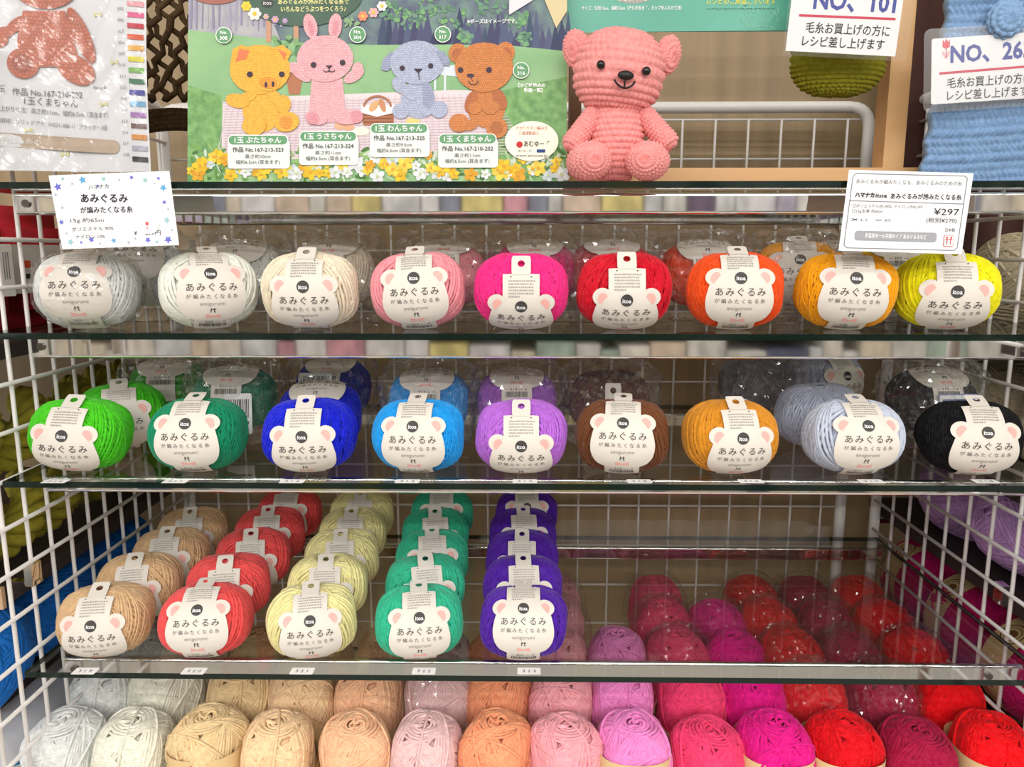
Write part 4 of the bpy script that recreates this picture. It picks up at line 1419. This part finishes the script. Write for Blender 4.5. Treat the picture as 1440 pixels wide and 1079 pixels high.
# olive pouch
OLIVE = yarn_mat((136, 132, 26), 1.2, 0.2)
YO = 0.612
po = P(1178, 92, YO)
pouch = thing('crochet_pouch', 'small olive crocheted pouch hanging behind the NO. 101 card', 'pouch', (po.x, YO, po.z))
def pprof(t):
    a = PI / 2 * (1 - t) if t > 0.35 else PI / 2 * 0.65
    z = 0.030 * (1 - t / 0.35) if t <= 0.35 else -0.0215 * math.sin((t - 0.35) / 0.65 * PI / 2)
    r = 0.0345 - 0.002 * (1 - t / 0.35) if t <= 0.35 else 0.0345 * math.cos((t - 0.35) / 0.65 * PI / 2) ** 0.75
    return (max(0.0002, r), z)
crochet('bowl', pprof, 15, 36, 0.0026, OLIVE, pouch, (1, 0.42, 1))
mb = MB()
for sx in (-0.031, 0.031):
    mb.tube([(sx, 0, 0.025), (sx * 0.9, 0.002, 0.10), (sx * 0.6, 0.004, 0.20)], 0.0022, 8)
mb.build('strap', OLIVE, pouch, True)

# pale blue crochet piece with its pinned card
BLUE = yarn_mat((138, 172, 212), 1.6, 0.5)
YK1 = 0.600
k0 = P(1295, 251, YK1)
blue = thing('crochet_bag', 'pale blue crocheted bag hanging at the right end of the top shelf', 'bag', (k0.x, YK1, Z1 + 0.001))
def relief(name, w, h, rows, sts, amp, m, parent, fnx, depth=0.006):
    res = 5
    nr, nc = rows * res, sts * res
    V, Fc = [], []
    g = np.random.RandomState(3).uniform(0.8, 1.2, (rows + 2, sts + 2))
    for i in range(nr + 1):
        v = i / nr
        for j in range(nc + 1):
            u = j / nc
            row = max(0.0, v * rows + 0.25 * math.sin(u * 5 + 1))
            ri = int(max(0, row)); f = row - ri
            cpos = u * sts + 0.4 * math.sin(row * 1.3) + 0.5 * (ri % 2) + 0.35 * f
            s = 0.5 + 0.5 * math.cos(2 * PI * cpos)
            tall = 1.5 if ri % 3 == 0 else 1.0
            hgt = amp * tall * (max(0.0, math.sin(PI * f)) ** 0.6 * (0.12 + 0.88 * s)) * g[min(ri, rows), int(cpos) % sts]
            x, y, z = fnx(u, v)
            V.append((x, y - hgt, z))
    n1 = nc + 1
    for i in range(nr):
        for j in range(nc):
            a = i * n1 + j
            Fc.append((a, a + 1, a + n1 + 1, a + n1))
    b = len(V)
    V += [(p[0], depth, p[2]) for p in V[:]]
    for i in range(nr):
        for j in (0, nc):
            a, c = i * n1 + j, (i + 1) * n1 + j
            Fc.append((a, c, c + b, a + b))
    for j in range(nc):
        for i in (0, nr):
            a, c = i * n1 + j, i * n1 + j + 1
            Fc.append((a, a + b, c + b, c))
    for i in range(0, nr):
        for j in range(nc):
            a = b + i * n1 + j
            Fc.append((a, a + n1, a + n1 + 1, a + 1))
    return mesh_obj(name, V, Fc, m, parent, None, True)
bw, bh = 0.115, 0.185
relief('crochet_panel', bw, bh, 30, 28, 0.0028, BLUE, blue,
       lambda u, v: (u * bw + 0.010 * math.sin(v * 1.6) * (1 - u) + 0.0012 * math.sin(v * 60), -0.006 * math.sin(PI * u), v * bh))
fb = crochet('flower_button', ball_prof(0.0125, 0.007, 2.0), 7, 14, 0.0022, BLUE, blue)
pb = P(1412, 30, YK1 - 0.012)
fb.location = (pb.x - k0.x, -0.014, pb.z - Z1)
fb.rotation_euler = (PI / 2, 0, 0)
YL = 0.586
lsc = scl(YL, 95)
l0 = P(1390, 100, YL)
card2 = thing('recipe_card', 'laminated card reading NO. 263 pinned to the pale blue crocheted bag', 'card', (l0.x, YL, l0.z), (R(-2), R(-3.5), 0))
NL = lambda: Print(1390, 100, lsc)
q = NL(); q.rrect(1394, 96, 166, 88, 3, CARD, 1); q.build('paper', card2)
q = NL()
q.text('NO、263', 1393, 74, 31, (48, 66, 160), 2, width=112, bold=0.03)
q.line((1322, 99), (1470, 97), 3.2, (214, 40, 80), 2)
q.text('毛糸お買上げの方に', 1391, 113, 15, (24, 24, 26), 2, width=116, bold=0.012)
q.text('レシピ差し上げます', 1389, 130, 15, (60, 60, 62), 2, width=112, bold=0.012)
tulip(q, 1331, 60, 1.0, (226, 70, 88), 2)
q.build('printed_text', card2)
q = NL(); q.rrect(1393, 95, 186, 112, 9, film_mat(0.12, 0.12, 1.3), 4); q.build('laminate_sleeve', card2)['label'] = 'clear laminate sleeve'
mb = MB()
pin = [((1409 - 1390) * lsc, -0.0015, (100 - 20) * lsc), ((1404 - 1390) * lsc, -0.002, (100 - 35) * lsc), ((1397 - 1390) * lsc, -0.002, (100 - 47) * lsc), ((1394 - 1390) * lsc, -0.002, (100 - 51) * lsc), ((1397 - 1390) * lsc, -0.002, (100 - 51) * lsc)]
mb.tube(pin, 0.0004, 6)
mb.build('safety_pin', SCREW, card2, True)

# brown net bag behind the posters
YG = 0.668
g0 = P(232, 60, YG)
net = thing('net_bag', 'dark brown crocheted net bag hanging between the pattern bag and the meadow poster', 'bag', (g0.x, YG, g0.z))
BRN = yarn_mat((74, 54, 30), 1.2, 0.2)
gs = scl(YG, 80)
mb = MB()
for k in range(-5, 7):
    for s in (-1, 1):
        pts = []
        for i in range(15):
            v = -75 + 11 * i
            pts.append(((k * 25 + s * (v * 0.62) + 5 * math.sin(v * 0.25 + k * 2 + s)) * gs, 0.0015 * s + 0.004 * math.sin(v * 0.05), (60 - (v + 60)) * gs))
        pts = [p for p in pts if -60 * gs < p[0] < 62 * gs]
        if len(pts) > 2:
            mb.tube(pts, 0.0026, 6)
mb.build('net', BRN, net, True)
relief('base_band', 1, 1, 5, 20, 0.0022, BRN, net, lambda u, v: ((u - 0.5) * 125 * gs, 0.0, (-96 - 30 * (1 - v) + 8 * math.sin(u * 3)) * gs))

# pattern bag on the left
YA = 0.565
asc = scl(YA, 240)
a0 = P(70, 246, YA)
kit = thing('pattern_kit', 'clear plastic kit bag with a brown bear print, left end of the top shelf', 'kit bag', (a0.x, YA, a0.z), (R(-6), 0, 0))
wv = lambda x, z: 0.004 * math.sin(x * 46 + z * 9) * math.sin(z * 20 + 0.6) - 0.003 * math.cos(x * 18)
NA = lambda w=wv: Print(70, 246, asc, w)
class Grid(Print):
    def quadgrid(s, x0, y0, x1, y1, m, layer, n=16):
        b = len(s.v); mi = s._mi(m)
        for i in range(n + 1):
            for j in range(n + 1):
                s.v.append(s.fn(x0 + (x1 - x0) * j / n, y0 + (y1 - y0) * i / n, layer))
        for i in range(n):
            for j in range(n):
                a = b + i * (n + 1) + j
                s.f.append((a, a + 1, a + n + 2, a + n + 1)); s.i.append(mi)
q = Grid(70, 246, asc, wv)
q.quadgrid(-62, -64, 191, 242, simple('kit_paper', (226, 226, 230), 0.5), 0, 40)
q.quadgrid(186, -64, 216, 242, simple('kit_paper', (226, 226, 230), 0.5), -1, 12)
q.build('printed_sheet', kit)
q = NA()
TERRA, TERRAD = knit((196, 104, 76), 0.0026), knit((170, 86, 64), 0.0026)
def tri(q, fn):
    fn()
q.ell(78, -18, 50, 38, TERRA, 9)
q.poly([(45, 22), (103, 22), (117, 80), (112, 96), (60, 98), (36, 86), (36, 60)], TERRA, 7)
q.ell(15, 54, 16, 9, TERRA, 6, -18); q.ell(12, 60, 12, 13, TERRA, 6); q.ell(34, 42, 18, 8, TERRA, 6, -40)
q.ell(124, 55, 12, 40, TERRA, 8, -22)
q.ell(43, 94, 21, 21, TERRA, 9); q.ell(114, 101, 28, 19, TERRA, 9, 28); q.ell(43, 94, 13, 13, TERRAD, 10); q.ell(120, 105, 15, 11, TERRAD, 10, 28)
q.build('printed_bear', kit)['label'] = 'terracotta crocheted bear in the picture'
q = NA()
q.text('No.316', 146, 125, 7, (90, 90, 94), 6, width=18)
q.text('1玉', 12, 130, 11, (120, 120, 122), 6)
q.text('作品 No.167-210-202', 74, 134, 11.5, (84, 84, 88), 6, width=92, rot=1)
q.text('1玉くまちゃん', 78, 146, 12.5, (84, 84, 88), 6, width=70, rot=1.5)
q.text('出来上がり寸法：高さ約11cm、幅約6.5cm（耳含まず）', 78, 160, 8.5, (110, 110, 114), 6, width=158, rot=2.5)
q.text('副資材：ソリッドアイ（H221-306-1）ブラック・2個', 80, 177, 7.5, (120, 120, 124), 6, width=148, rot=3)
q.rrect(78, 203, 188, 19, 9, (190, 168, 146), 5, 3)
q.text('この色は、糸の色をご確認ください。', 78, 203.5, 9.5, (240, 236, 232), 6, width=172, rot=3.5)
for x, y in ((149, 27), (151, 148), (95, 218), (170, 92), (48, 186)):
    q.poly([(x - 6, y - 3), (x, y), (x - 5, y + 4)], (222, 216, 150), 6); q.poly([(x + 5, y - 4), (x, y), (x + 5, y + 3)], (222, 216, 150), 6)
SW = [(246, 170, 180), (236, 96, 150), (206, 44, 66), (230, 96, 60), (240, 176, 70), (232, 222, 66), (124, 188, 84), (50, 120, 88), (66, 70, 166), (110, 178, 222), (170, 120, 190), (104, 62, 58), (228, 152, 74), (186, 186, 204), (40, 40, 44)]
for k, c in enumerate(SW):
    y = 4 + 15.3 * k
    q.text(str(304 + k), 181, y, 6, (120, 120, 124), 6, width=9)
q.build('printed_text', kit)
q = NA()
for k, c in enumerate(SW):
    y = 8 + 15.2 * k
    q.poly([(190, y), (213, y + 2), (213, y + 9), (190, y + 7)], noisy([v * 0.9 for v in c], c, 300, 0.7), 3)
q.build('yarn_samples', kit)
def bagfilm():
    q = Grid(70, 246, asc, None)
    rr = np.random.RandomState(5)
    q.wave = lambda x, z: -0.006 + wv(x, z) + 0.0045 * abs(math.sin(x * 60 + 30 * z)) * math.sin(z * 70 + x * 40) - 0.0025 * abs(math.sin(x * 150 - z * 90))
    q.quadgrid(-76, -64, 222, 244, film_mat(0.05, 0.10, 1.5), 0, 64)
    q.build('clear_bag', kit)['label'] = 'glossy clear bag'
bagfilm()

# price cards hung on the top rail
YQ = 0.521
qs = scl(YQ, 297)
def price(x, y, label, rot, name='price_card'):
    p = P(x, y, YQ)
    return thing(name, label, 'price card', (p.x, YQ, p.z), (R(-3), R(rot), 0)), (lambda: Print(x, y, qs))
t, NQ = price(160, 297, 'white handwritten price card bordered with blue stars, clipped to the top rail at left', -1)
q = NQ()
q.poly([(71, 246), (243, 243), (250, 346), (82, 349)], CARD, 0); q.build('paper', t)
q = NQ()
r6 = random.Random(6)
for x, y, s, c in ((83, 262, 6, 0), (119, 253, 6, 1), (149, 252, 4, 2), (189, 251, 3.5, 0), (208, 255, 4.5, 2), (227, 253, 3, 0), (233, 266, 5.5, 1), (233, 286, 3.5, 0), (235, 311, 5, 2), (84, 311, 4, 0), (95, 339, 5, 2), (125, 336, 4.5, 0), (157, 338, 4, 1), (206, 338, 4.5, 0), (235, 338, 6, 0), (91, 251, 3, 2), (104, 258, 2.4, 3), (171, 254, 2.4, 3), (221, 260, 2, 3), (87, 291, 3, 3), (90, 327, 2.4, 3), (110, 340, 2.4, 0), (137, 342, 2.4, 3), (188, 336, 2.4, 3), (219, 341, 3, 2), (178, 341, 3, 3), (241, 325, 2.4, 3), (79, 273, 3, 3), (238, 296, 2.4, 3), (140, 262, 3, 0)):
    col = [(112, 116, 214), (100, 172, 222), (160, 204, 208), (186, 190, 206)][c]
    q.star(x, y, s, col, 1, r6.uniform(60, 120))
q.build('star_border', t)
q = NQ()
HW = (46, 42, 62)
q.text('ハマナカ', 141, 263, 7.5, HW, 2, width=29, rot=-3)
q.text('あみぐるみ', 148, 279, 13.5, HW, 2, width=67, bold=0.02, rot=1)
q.text('が編みたくなる糸', 150, 295, 10, HW, 2, width=75, bold=0.012)
q.text('15g 約65m', 121, 309, 7, (96, 94, 106), 2, width=48)
q.text('ポリエステル 90%', 128, 321, 6.5, (96, 94, 106), 2, width=60, rot=-1)
q.text('ナイロン 10%', 124, 332, 6.5, (96, 94, 106), 2, width=42)
q.text('¥', 189, 328, 8, HW, 2); q.text('297円', 214, 328, 8, HW, 2, width=22)
q.build('handwriting', t)
q = NQ(); q.ell(209, 316, 15, 14, (255, 255, 255), 4); tulip(q, 207, 315, 0.45, (216, 90, 96), 5); q.build('round_sticker', t)['label'] = 'round white sticker with a tiny tulip'

t, NQ = price(1274, 298, 'printed white price card reading 297 yen, clipped to the top rail at right', 1)
q = NQ()
q.poly([(1191, 242), (1363, 244), (1356, 355), (1184, 353)], CARD, 0); q.build('paper', t)
GR = (128, 130, 136)
q = NQ()
def rect_outline(q, x0, y0, x1, y1, w, c, l):
    for p0, p1 in (((x0 + 4, y0), (x1 - 4, y0 + 1)), ((x1, y0 + 4), (x1 - 6, y1 - 4)), ((x1 - 10, y1), (x0 - 2, y1 - 1)), ((x0 - 6, y1 - 5), (x0, y0 + 4))):
        q.line(p0, p1, w, c, l)
    q.line((x0, y0 + 4), (x0 + 4, y0), w, c, l); q.line((x1 - 4, y0 + 1), (x1, y0 + 4), w, c, l)
    q.line((x1 - 6, y1 - 4), (x1 - 10, y1), w, c, l); q.line((x0 - 2, y1 - 1), (x0 - 6, y1 - 5), w, c, l)
rect_outline(q, 1197, 247, 1355, 350, 1.1, GR, 1)
q.line((1194, 284), (1352, 286), 1.0, GR, 1)
q.text('あみぐるみが編みたくなる、あみぐるみのための糸', 1275, 258, 7, (120, 122, 126), 2, width=146, rot=0.4)
q.text('ハマナカ', 1215, 276, 7.5, (30, 30, 34), 2, width=27, bold=0.05)
q.text('itoa', 1238, 276, 8, (40, 40, 44), 2, width=16, bold=0.02)
q.text('あみぐるみが編みたくなる糸', 1300, 277, 8.5, (40, 40, 44), 2, width=98, bold=0.015)
q.text('□ポリエステル(PL)90%, ナイロン(PA)10%', 1248, 291, 5.5, (110, 112, 116), 2, width=97)
q.text('□15g玉巻 約65m', 1220, 298, 5.5, (110, 112, 116), 2, width=42)
q.text('¥297', 1330, 297, 12.5, (44, 44, 50), 2, width=35)
q.text('(税別¥270)', 1324, 309, 7.5, (70, 70, 76), 2, width=42)
q.line((1199, 308), (1207, 311), 0.9, (90, 90, 94), 2); q.line((1199, 311.5), (1207, 308.5), 0.9, (90, 90, 94), 2)
q.text('4~5', 1216, 310, 5.5, (120, 122, 126), 2, width=10); q.line((1232, 310), (1241, 310), 0.9, (90, 90, 94), 2); q.text('4/0', 1249, 310, 5.5, (120, 122, 126), 2, width=9)
q.text('日本製', 1337, 322, 5.5, (90, 90, 94), 2, width=14)
q.rrect(1262, 332, 114, 13, 4, (166, 168, 174), 2, 0.5)
q.text('手芸用モール中細タイプ あみぐるみなど', 1262, 332, 7, (248, 248, 250), 3, width=86, rot=0.5, bold=0.015)
q.rrect(1336, 337, 14, 16, 2, (216, 96, 86), 2); q.rrect(1336, 337, 12.6, 14.6, 1.6, (250, 246, 246), 3)
for s in (-1, 1):
    q.ell(1336 + 3 * s, 332.5, 1.4, 1.4, (206, 70, 60), 4); q.line((1336 + 2.6 * s, 334), (1336 + 2.6 * s, 342), 1.3, (206, 70, 60), 4)
q.line((1331, 335), (1341, 335), 1.1, (206, 70, 60), 4)
q.build('printed_text', t)

# ------------------------------------------------------------------ goods beyond the wire panels
def board(label, x0, x1, y0, y1, z, m=DARKB, th=0.012):
    t = thing('side_shelf', label, 'shelf', ((x0 + x1) / 2, (y0 + y1) / 2, z))
    mb = MB(); mb.box((x0 - (x0 + x1) / 2, y0 - (y0 + y1) / 2, -th), (x1 - (x0 + x1) / 2, y1 - (y0 + y1) / 2, 0))
    mb.build('board', m, t)
XLo = XPL - 0.012
zA = PX(20, 468, XLo - 0.03).z
zB = PX(20, 800, XLo - 0.02).z
zC = zB - 0.113
PEACH = simple('pale_board', (214, 176, 140), 0.5)
board('upper side shelf left of the wire panel, under the red packets', -0.70, XLo, 0.50, 0.88, zA - 0.002)
board('pale middle side shelf left of the wire panel, under the olive hanks', -0.70, XLo, 0.548, 0.88, zB)
t = thing('price_strip', 'pale wooden edge strip on the front of the middle left side shelf', 'strip', (-0.55, 0.545, zB))
mb = MB(); mb.box((-0.15, -0.002, -0.016), (0.55 + XLo - 0.004, 0.002, 0.001)); mb.build('strip', PEACH, t)
board('lower side shelf left of the wire panel, under the blue yarn', -0.70, XLo - 0.045, 0.575, 0.88, zC)
RED = noisy((150, 8, 22), (190, 14, 34), 40, 0.8)
for k, (px, w) in enumerate(((60, 0.085), (20, 0.085))):
    Y = 0.672 - 0.098 * k
    t = thing('yarn_packet', ('red yarn packet with a white label behind the left wire panel, nearer the back' if k == 0 else 'red yarn packet with a white label behind the left wire panel, nearest the front'), 'packet', (XLo - 0.045, Y, zA), (0, 0, R(74)), 'red packets left of the wire panel')
    bm = bmesh.new()
    bmesh.ops.create_cube(bm, size=1)
    bmesh.ops.scale(bm, vec=(0.088, 0.06, 0.104), verts=bm.verts)
    bmesh.ops.translate(bm, vec=(0, 0, 0.052), verts=bm.verts)
    bmesh.ops.bevel(bm, geom=bm.edges[:], offset=0.018, segments=4, affect='EDGES')
    me = bpy.data.meshes.new('packet'); bm.to_mesh(me); bm.free()
    me.materials.append(RED)
    me.polygons.foreach_set('use_smooth', [True] * len(me.polygons))
    link(bpy.data.objects.new('packet', me), t)
    fl = Flat(lambda u, v, l: (u, -0.0304 - 0.0002 * l, v))
    fl.rrect(0, 0.052, 0.072, 0.040, 0.001, (226, 222, 216), 1)
    fl.ell(0.018, 0.06, 0.004, 0.004, (40, 40, 40), 2, n=12); fl.line((0.018, 0.056), (0.018, 0.05), 0.0012, (40, 40, 40), 2)
    fl.rrect(-0.022, 0.056, 0.006, 0.006, 0.001, (226, 90, 60), 2); fl.rrect(-0.022, 0.046, 0.005, 0.004, 0.0005, (40, 40, 40), 2)
    for k2 in range(3):
        fl.line((0.028 + 0.002 * k2, 0.066), (0.028 + 0.002 * k2, 0.045), 0.0007, (110, 110, 110), 2)
    fl.build('paper_label', t)['label'] = 'white paper label'

def hank(label, loc, L, rad, col, n=6, turns=1.8, fold=0.35, rot=(0, 0, 0), strand=0.0056, group=None):
    """twisted hank lying along y, its end loop towards the viewer"""
    t = thing('yarn_hank', label, 'yarn hank', loc, rot, group)
    mb = MB()
    rnd = random.Random(hash(label) % 997 if False else len(label) * 7)
    for half_ in (0, 1):
        for k in range(n + 1):
            ph = 2 * PI * k / n
            rr = 0.0 if k == n else rad * 0.30
            pts = []
            for i in range(64):
                v = i / 63
                y = -L / 2 + L * v
                a = 2 * PI * turns * v + half_ * PI
                b = ph - 2 * PI * turns * 2.6 * v
                ca, sa = math.cos(a), math.sin(a)
                env = 0.62 + 0.38 * math.sin(PI * v) ** 0.5
                q1, q2 = rr * math.cos(b), rr * math.sin(b)
                cx = rad * 0.50 * ca + q1 * ca - q2 * sa
                cz = rad * 0.50 * sa + q1 * sa + q2 * ca
                pts.append((cx * env, y, rad + cz * env))
            mb.tube(pts, strand * (1.5 if k == n else 1.0), 7)
    mb.build('twisted_yarn', yarn_mat(col, 1.2, 0.2), t, True)
    return t
OL = (172, 162, 52)
gh = 'olive hanks left of the wire panel'
zo = zB
hank('olive green yarn hank lying lowest behind the left wire panel', (XLo - 0.042, 0.60, zo), 0.20, 0.036, OL, group=gh)
hank('olive green yarn hank behind the lowest olive one, against the back', (XLo - 0.045, 0.79, zo), 0.17, 0.036, OL, group=gh)
hank('olive green yarn hank stacked on top, nearer the viewer', (XLo - 0.044, 0.615, zo + 0.069), 0.21, 0.036, OL, group=gh)
hank('olive green yarn hank stacked on top at the back', (XLo - 0.047, 0.795, zo + 0.069), 0.16, 0.036, OL, group=gh)
# paper sleeve on the near hank
t = thing('paper_sleeve', 'white paper sleeve around the olive hanks at the far left edge', 'label', (XLo - 0.044, 0.53, zo + 0.05))
mb = MB(); mb.tube([(0, -0.012, 0.0), (0, 0.022, 0.0)], 0.041, 24); mb.build('sleeve', simple('sleeve_paper', (214, 212, 204), 0.6), t, True)

def big_ball(name, label, cat, loc, ax, col, me, group, rot=(0, 0, 0)):
    t = thing(name, label, cat, loc, (0, 0, 0), group)
    o = yarn_obj(me, yarn_mat(col, 1.0, 0.2), t, ax, rot)
    o.location = (0, 0, 0)
    return t
BIG = wound((0.05, 0.05, 0.05), 2.3, 60, 14, 8, 0.0019, 91, 52, 6, 0.3, 0, 0.6, 2.25, 76)
BLU = (22, 112, 200)
for k, (y, zz, rot) in enumerate(((0.56, 0.05, 20), (0.666, 0.05, 80), (0.772, 0.05, 140))):
    big_ball('yarn_ball', ['bright blue yarn ball beyond the left wire panel, nearest the viewer', 'bright blue yarn ball beyond the left wire panel, second from the front', 'blue yarn ball beyond the left wire panel, farthest back', 'bright blue yarn ball lying on top of the front two blue balls', 'blue yarn ball lying on top of the rear two blue balls'][k],
             'yarn ball', (XLo - 0.055, y, zC + zz - 0.002), (0.95, 0.97, 0.95), BLU, BIG, 'blue yarn balls left of the wire panel', (R(rot), R(30), R(rot * 2)))
# white and blue bag at the lower left
t = thing('yarn_bag', 'white and blue printed plastic bag at the lower left corner below the blue yarn', 'bag', (XLo - 0.058, 0.62, zC - 0.013))
bm = bmesh.new()
bmesh.ops.create_icosphere(bm, subdivisions=4, radius=1)
rb = random.Random(2)
for v in bm.verts:
    c = v.co
    v.co = Vector((c.x * 0.058, c.y * 0.13, max(-0.8, c.z) * 0.075 - 0.075 + 0.003 * math.sin(c.y * 14 + c.x * 6)))
me = bpy.data.meshes.new('bag_body'); bm.to_mesh(me); bm.free()
me.materials.append(simple('white_bag', (224, 224, 228), 0.25))
me.polygons.foreach_set('use_smooth', [True] * len(me.polygons))
link(bpy.data.objects.new('bag_body', me), t)
mb = MB()
for (za, w) in ((-0.030, 0.012), (-0.060, 0.020)):
    pts = [(0.058 * math.sqrt(max(0, 1 - (y / 0.13) ** 2 - ((za + 0.075) / 0.075) ** 2)) + 0.0012, y, za + y * 0.12) for y in np.linspace(-0.10, 0.06, 14)]
    b = len(mb.v)
    for x, y, z in pts:
        mb.v += [(x, y, z - w / 2), (x, y, z + w / 2)]
    for k in range(13):
        mb.f.append((b + 2 * k, b + 2 * k + 2, b + 2 * k + 3, b + 2 * k + 1)); mb.i.append(0)
mb.build('blue_stripe', flat((32, 140, 206), 0.3), t)['label'] = 'printed blue stripe'
board('lowest side shelf left of the wire panel, under the white and blue bag', -0.70, XLo, 0.48, 0.88, zC - 0.013 - 0.136)

# right side
XRo = XPR + 0.012
zP = PX(1440, 842, XRo + 0.01).z
board('dark side shelf right of the wire panel, under the lavender balls', XRo, 0.75, 0.45, 0.88, zP)
LAV = (212, 166, 226)
BIG2 = wound((0.046, 0.046, 0.056), 2.5, 50, 14, 8, 0.0023, 92, 52, 6, 0.3, 0, 0.6, 2.25, 74)
for k in range(3):
    y = 0.560 + 0.100 * k
    big_ball('yarn_ball', 'lavender yarn ball beyond the right wire panel, %s' % ['nearest the viewer', 'second from the front', 'at the back'][k], 'yarn ball',
             (XRo + 0.047, y, zP + 0.041), (0.87, 0.87, 0.87), LAV, BIG2, 'lavender balls right of the wire panel', (R(90), R(25 * k), R(20)))
zM = zP - 0.125
board('lower side shelf right of the wire panel, under the magenta skeins', XRo, 0.75, 0.45, 0.88, zM)
MAG = (214, 20, 112)
BIG3 = wound((0.046, 0.046, 0.05), 2.6, 54, 14, 8, 0.0019, 93, 52, 6, 0.3, 0, 0.6, 2.25, 74)
for k in range(4):
    y = 0.535 + 0.096 * k
    t = big_ball('yarn_ball', 'magenta yarn ball with kraft ring label beyond right wire panel, %s' % ['nearest the viewer', 'second from the front', 'third from the front', 'at the back'][k], 'yarn ball',
             (XRo + 0.047, y, zM + 0.046), (0.92, 0.95, 0.92), MAG, BIG3, 'magenta balls right of the wire panel', (R(90), R(40 * k), 0))
    mb = MB()
    n = 28
    for i in range(n):
        a = 2 * PI * i / n
        mb.v += [(0.0465 * math.cos(a) , -0.016, 0.0465 * math.sin(a)), (0.0465 * math.cos(a), 0.016, 0.0465 * math.sin(a))]
    for i in range(n):
        a, b = 2 * i, 2 * ((i + 1) % n)
        mb.f.append((a, b, b + 1, a + 1)); mb.i.append(0)
    lb = mb.build('kraft_label', KRAFT, t, True)
    fl = Flat(lambda u, v, l: (-0.0467 * math.cos(v / 0.0467 + 0.9) - 0.0, u, 0.0467 * math.sin(v / 0.0467 + 0.9)))
    fl.arc(0, 0, 0.011, 0.0012, 0, 360, (90, 62, 30), 1, 24); fl.arc(0, 0, 0.0075, 0.0008, 0, 360, (90, 62, 30), 1, 20); fl.ell(0, 0, 0.005, 0.004, (120, 84, 44), 1)
    fl.build('printed_emblem', lb)
CRM = (226, 214, 184)
zQ = PX(1440, 668, XRo + 0.03).z
zS = PX(1440, 474, XRo + 0.03).z
board('side shelf right of the wire panel, under the lower cream balls', XRo, 0.75, 0.45, 0.88, zQ)
board('upper side shelf right of the wire panel, under the upper cream balls', XRo, 0.75, 0.45, 0.88, zS)
for k, (y, z, nm) in enumerate(((0.60, zS, 'cream yarn ball on the upper side shelf beyond the right wire panel'), (0.625, zQ, 'cream yarn ball on the middle side shelf beyond the right wire panel, nearer the front'), (0.735, zQ, 'cream yarn ball on the middle side shelf beyond the right wire panel, at the back'), (0.72, zS, 'cream yarn ball on the upper side shelf beyond the right wire panel, at the back'))):
    big_ball('yarn_ball', nm, 'yarn ball', (XRo + 0.055, y, z + 0.047), (0.95, 0.95, 0.95), CRM, BIG3, 'cream balls right of the wire panel', (R(70), R(30 * k), 0))
# brown cloth in the upper right gap
t = thing('brown_cloth', 'dark brown cloth hanging beyond the right wire panel behind the blue bag', 'cloth', (XRo + 0.09, 0.80, ZTOP))
mb = MB()
n = 40
for i in range(n + 1):
    x = -0.13 + 0.32 * i / n
    y = 0.010 * math.sin(i * 0.9)
    mb.v += [(x, y, -0.18), (x, y, 0.22)]
for i in range(n):
    mb.f.append((2 * i, 2 * i + 2, 2 * i + 3, 2 * i + 1)); mb.i.append(0)
mb.build('cloth', simple('brown_cloth', (70, 40, 34), 0.9), t, True)

# metal clips on the side wires
def clip(p, s, label):
    t = thing('wire_clip', label, 'clip', p)
    mb = MB()
    mb.box((-0.0022 if s > 0 else -0.004, -0.006, -0.014), (0.004 if s > 0 else 0.0022, 0.006, 0.003))
    mb.build('hook', CHROME, t)
    mb = MB(); mb.box((-0.0030 if s > 0 else -0.018, -0.003, -0.014), (0.018 if s > 0 else 0.003, 0.003, -0.011))
    mb.build('tongue', CHROME, t)
clip(PX(47, 797, XPL), -1, 'metal clip on the left wire panel beside the pale shelf board')
clip(PX(1408, 826, XPR), 1, 'metal clip on the right wire panel beside the front lavender ball')
clip(PX(1228, 718, XPR), 1, 'metal clip on the right wire panel near the back corner')

bpy.data.objects.remove(_to)
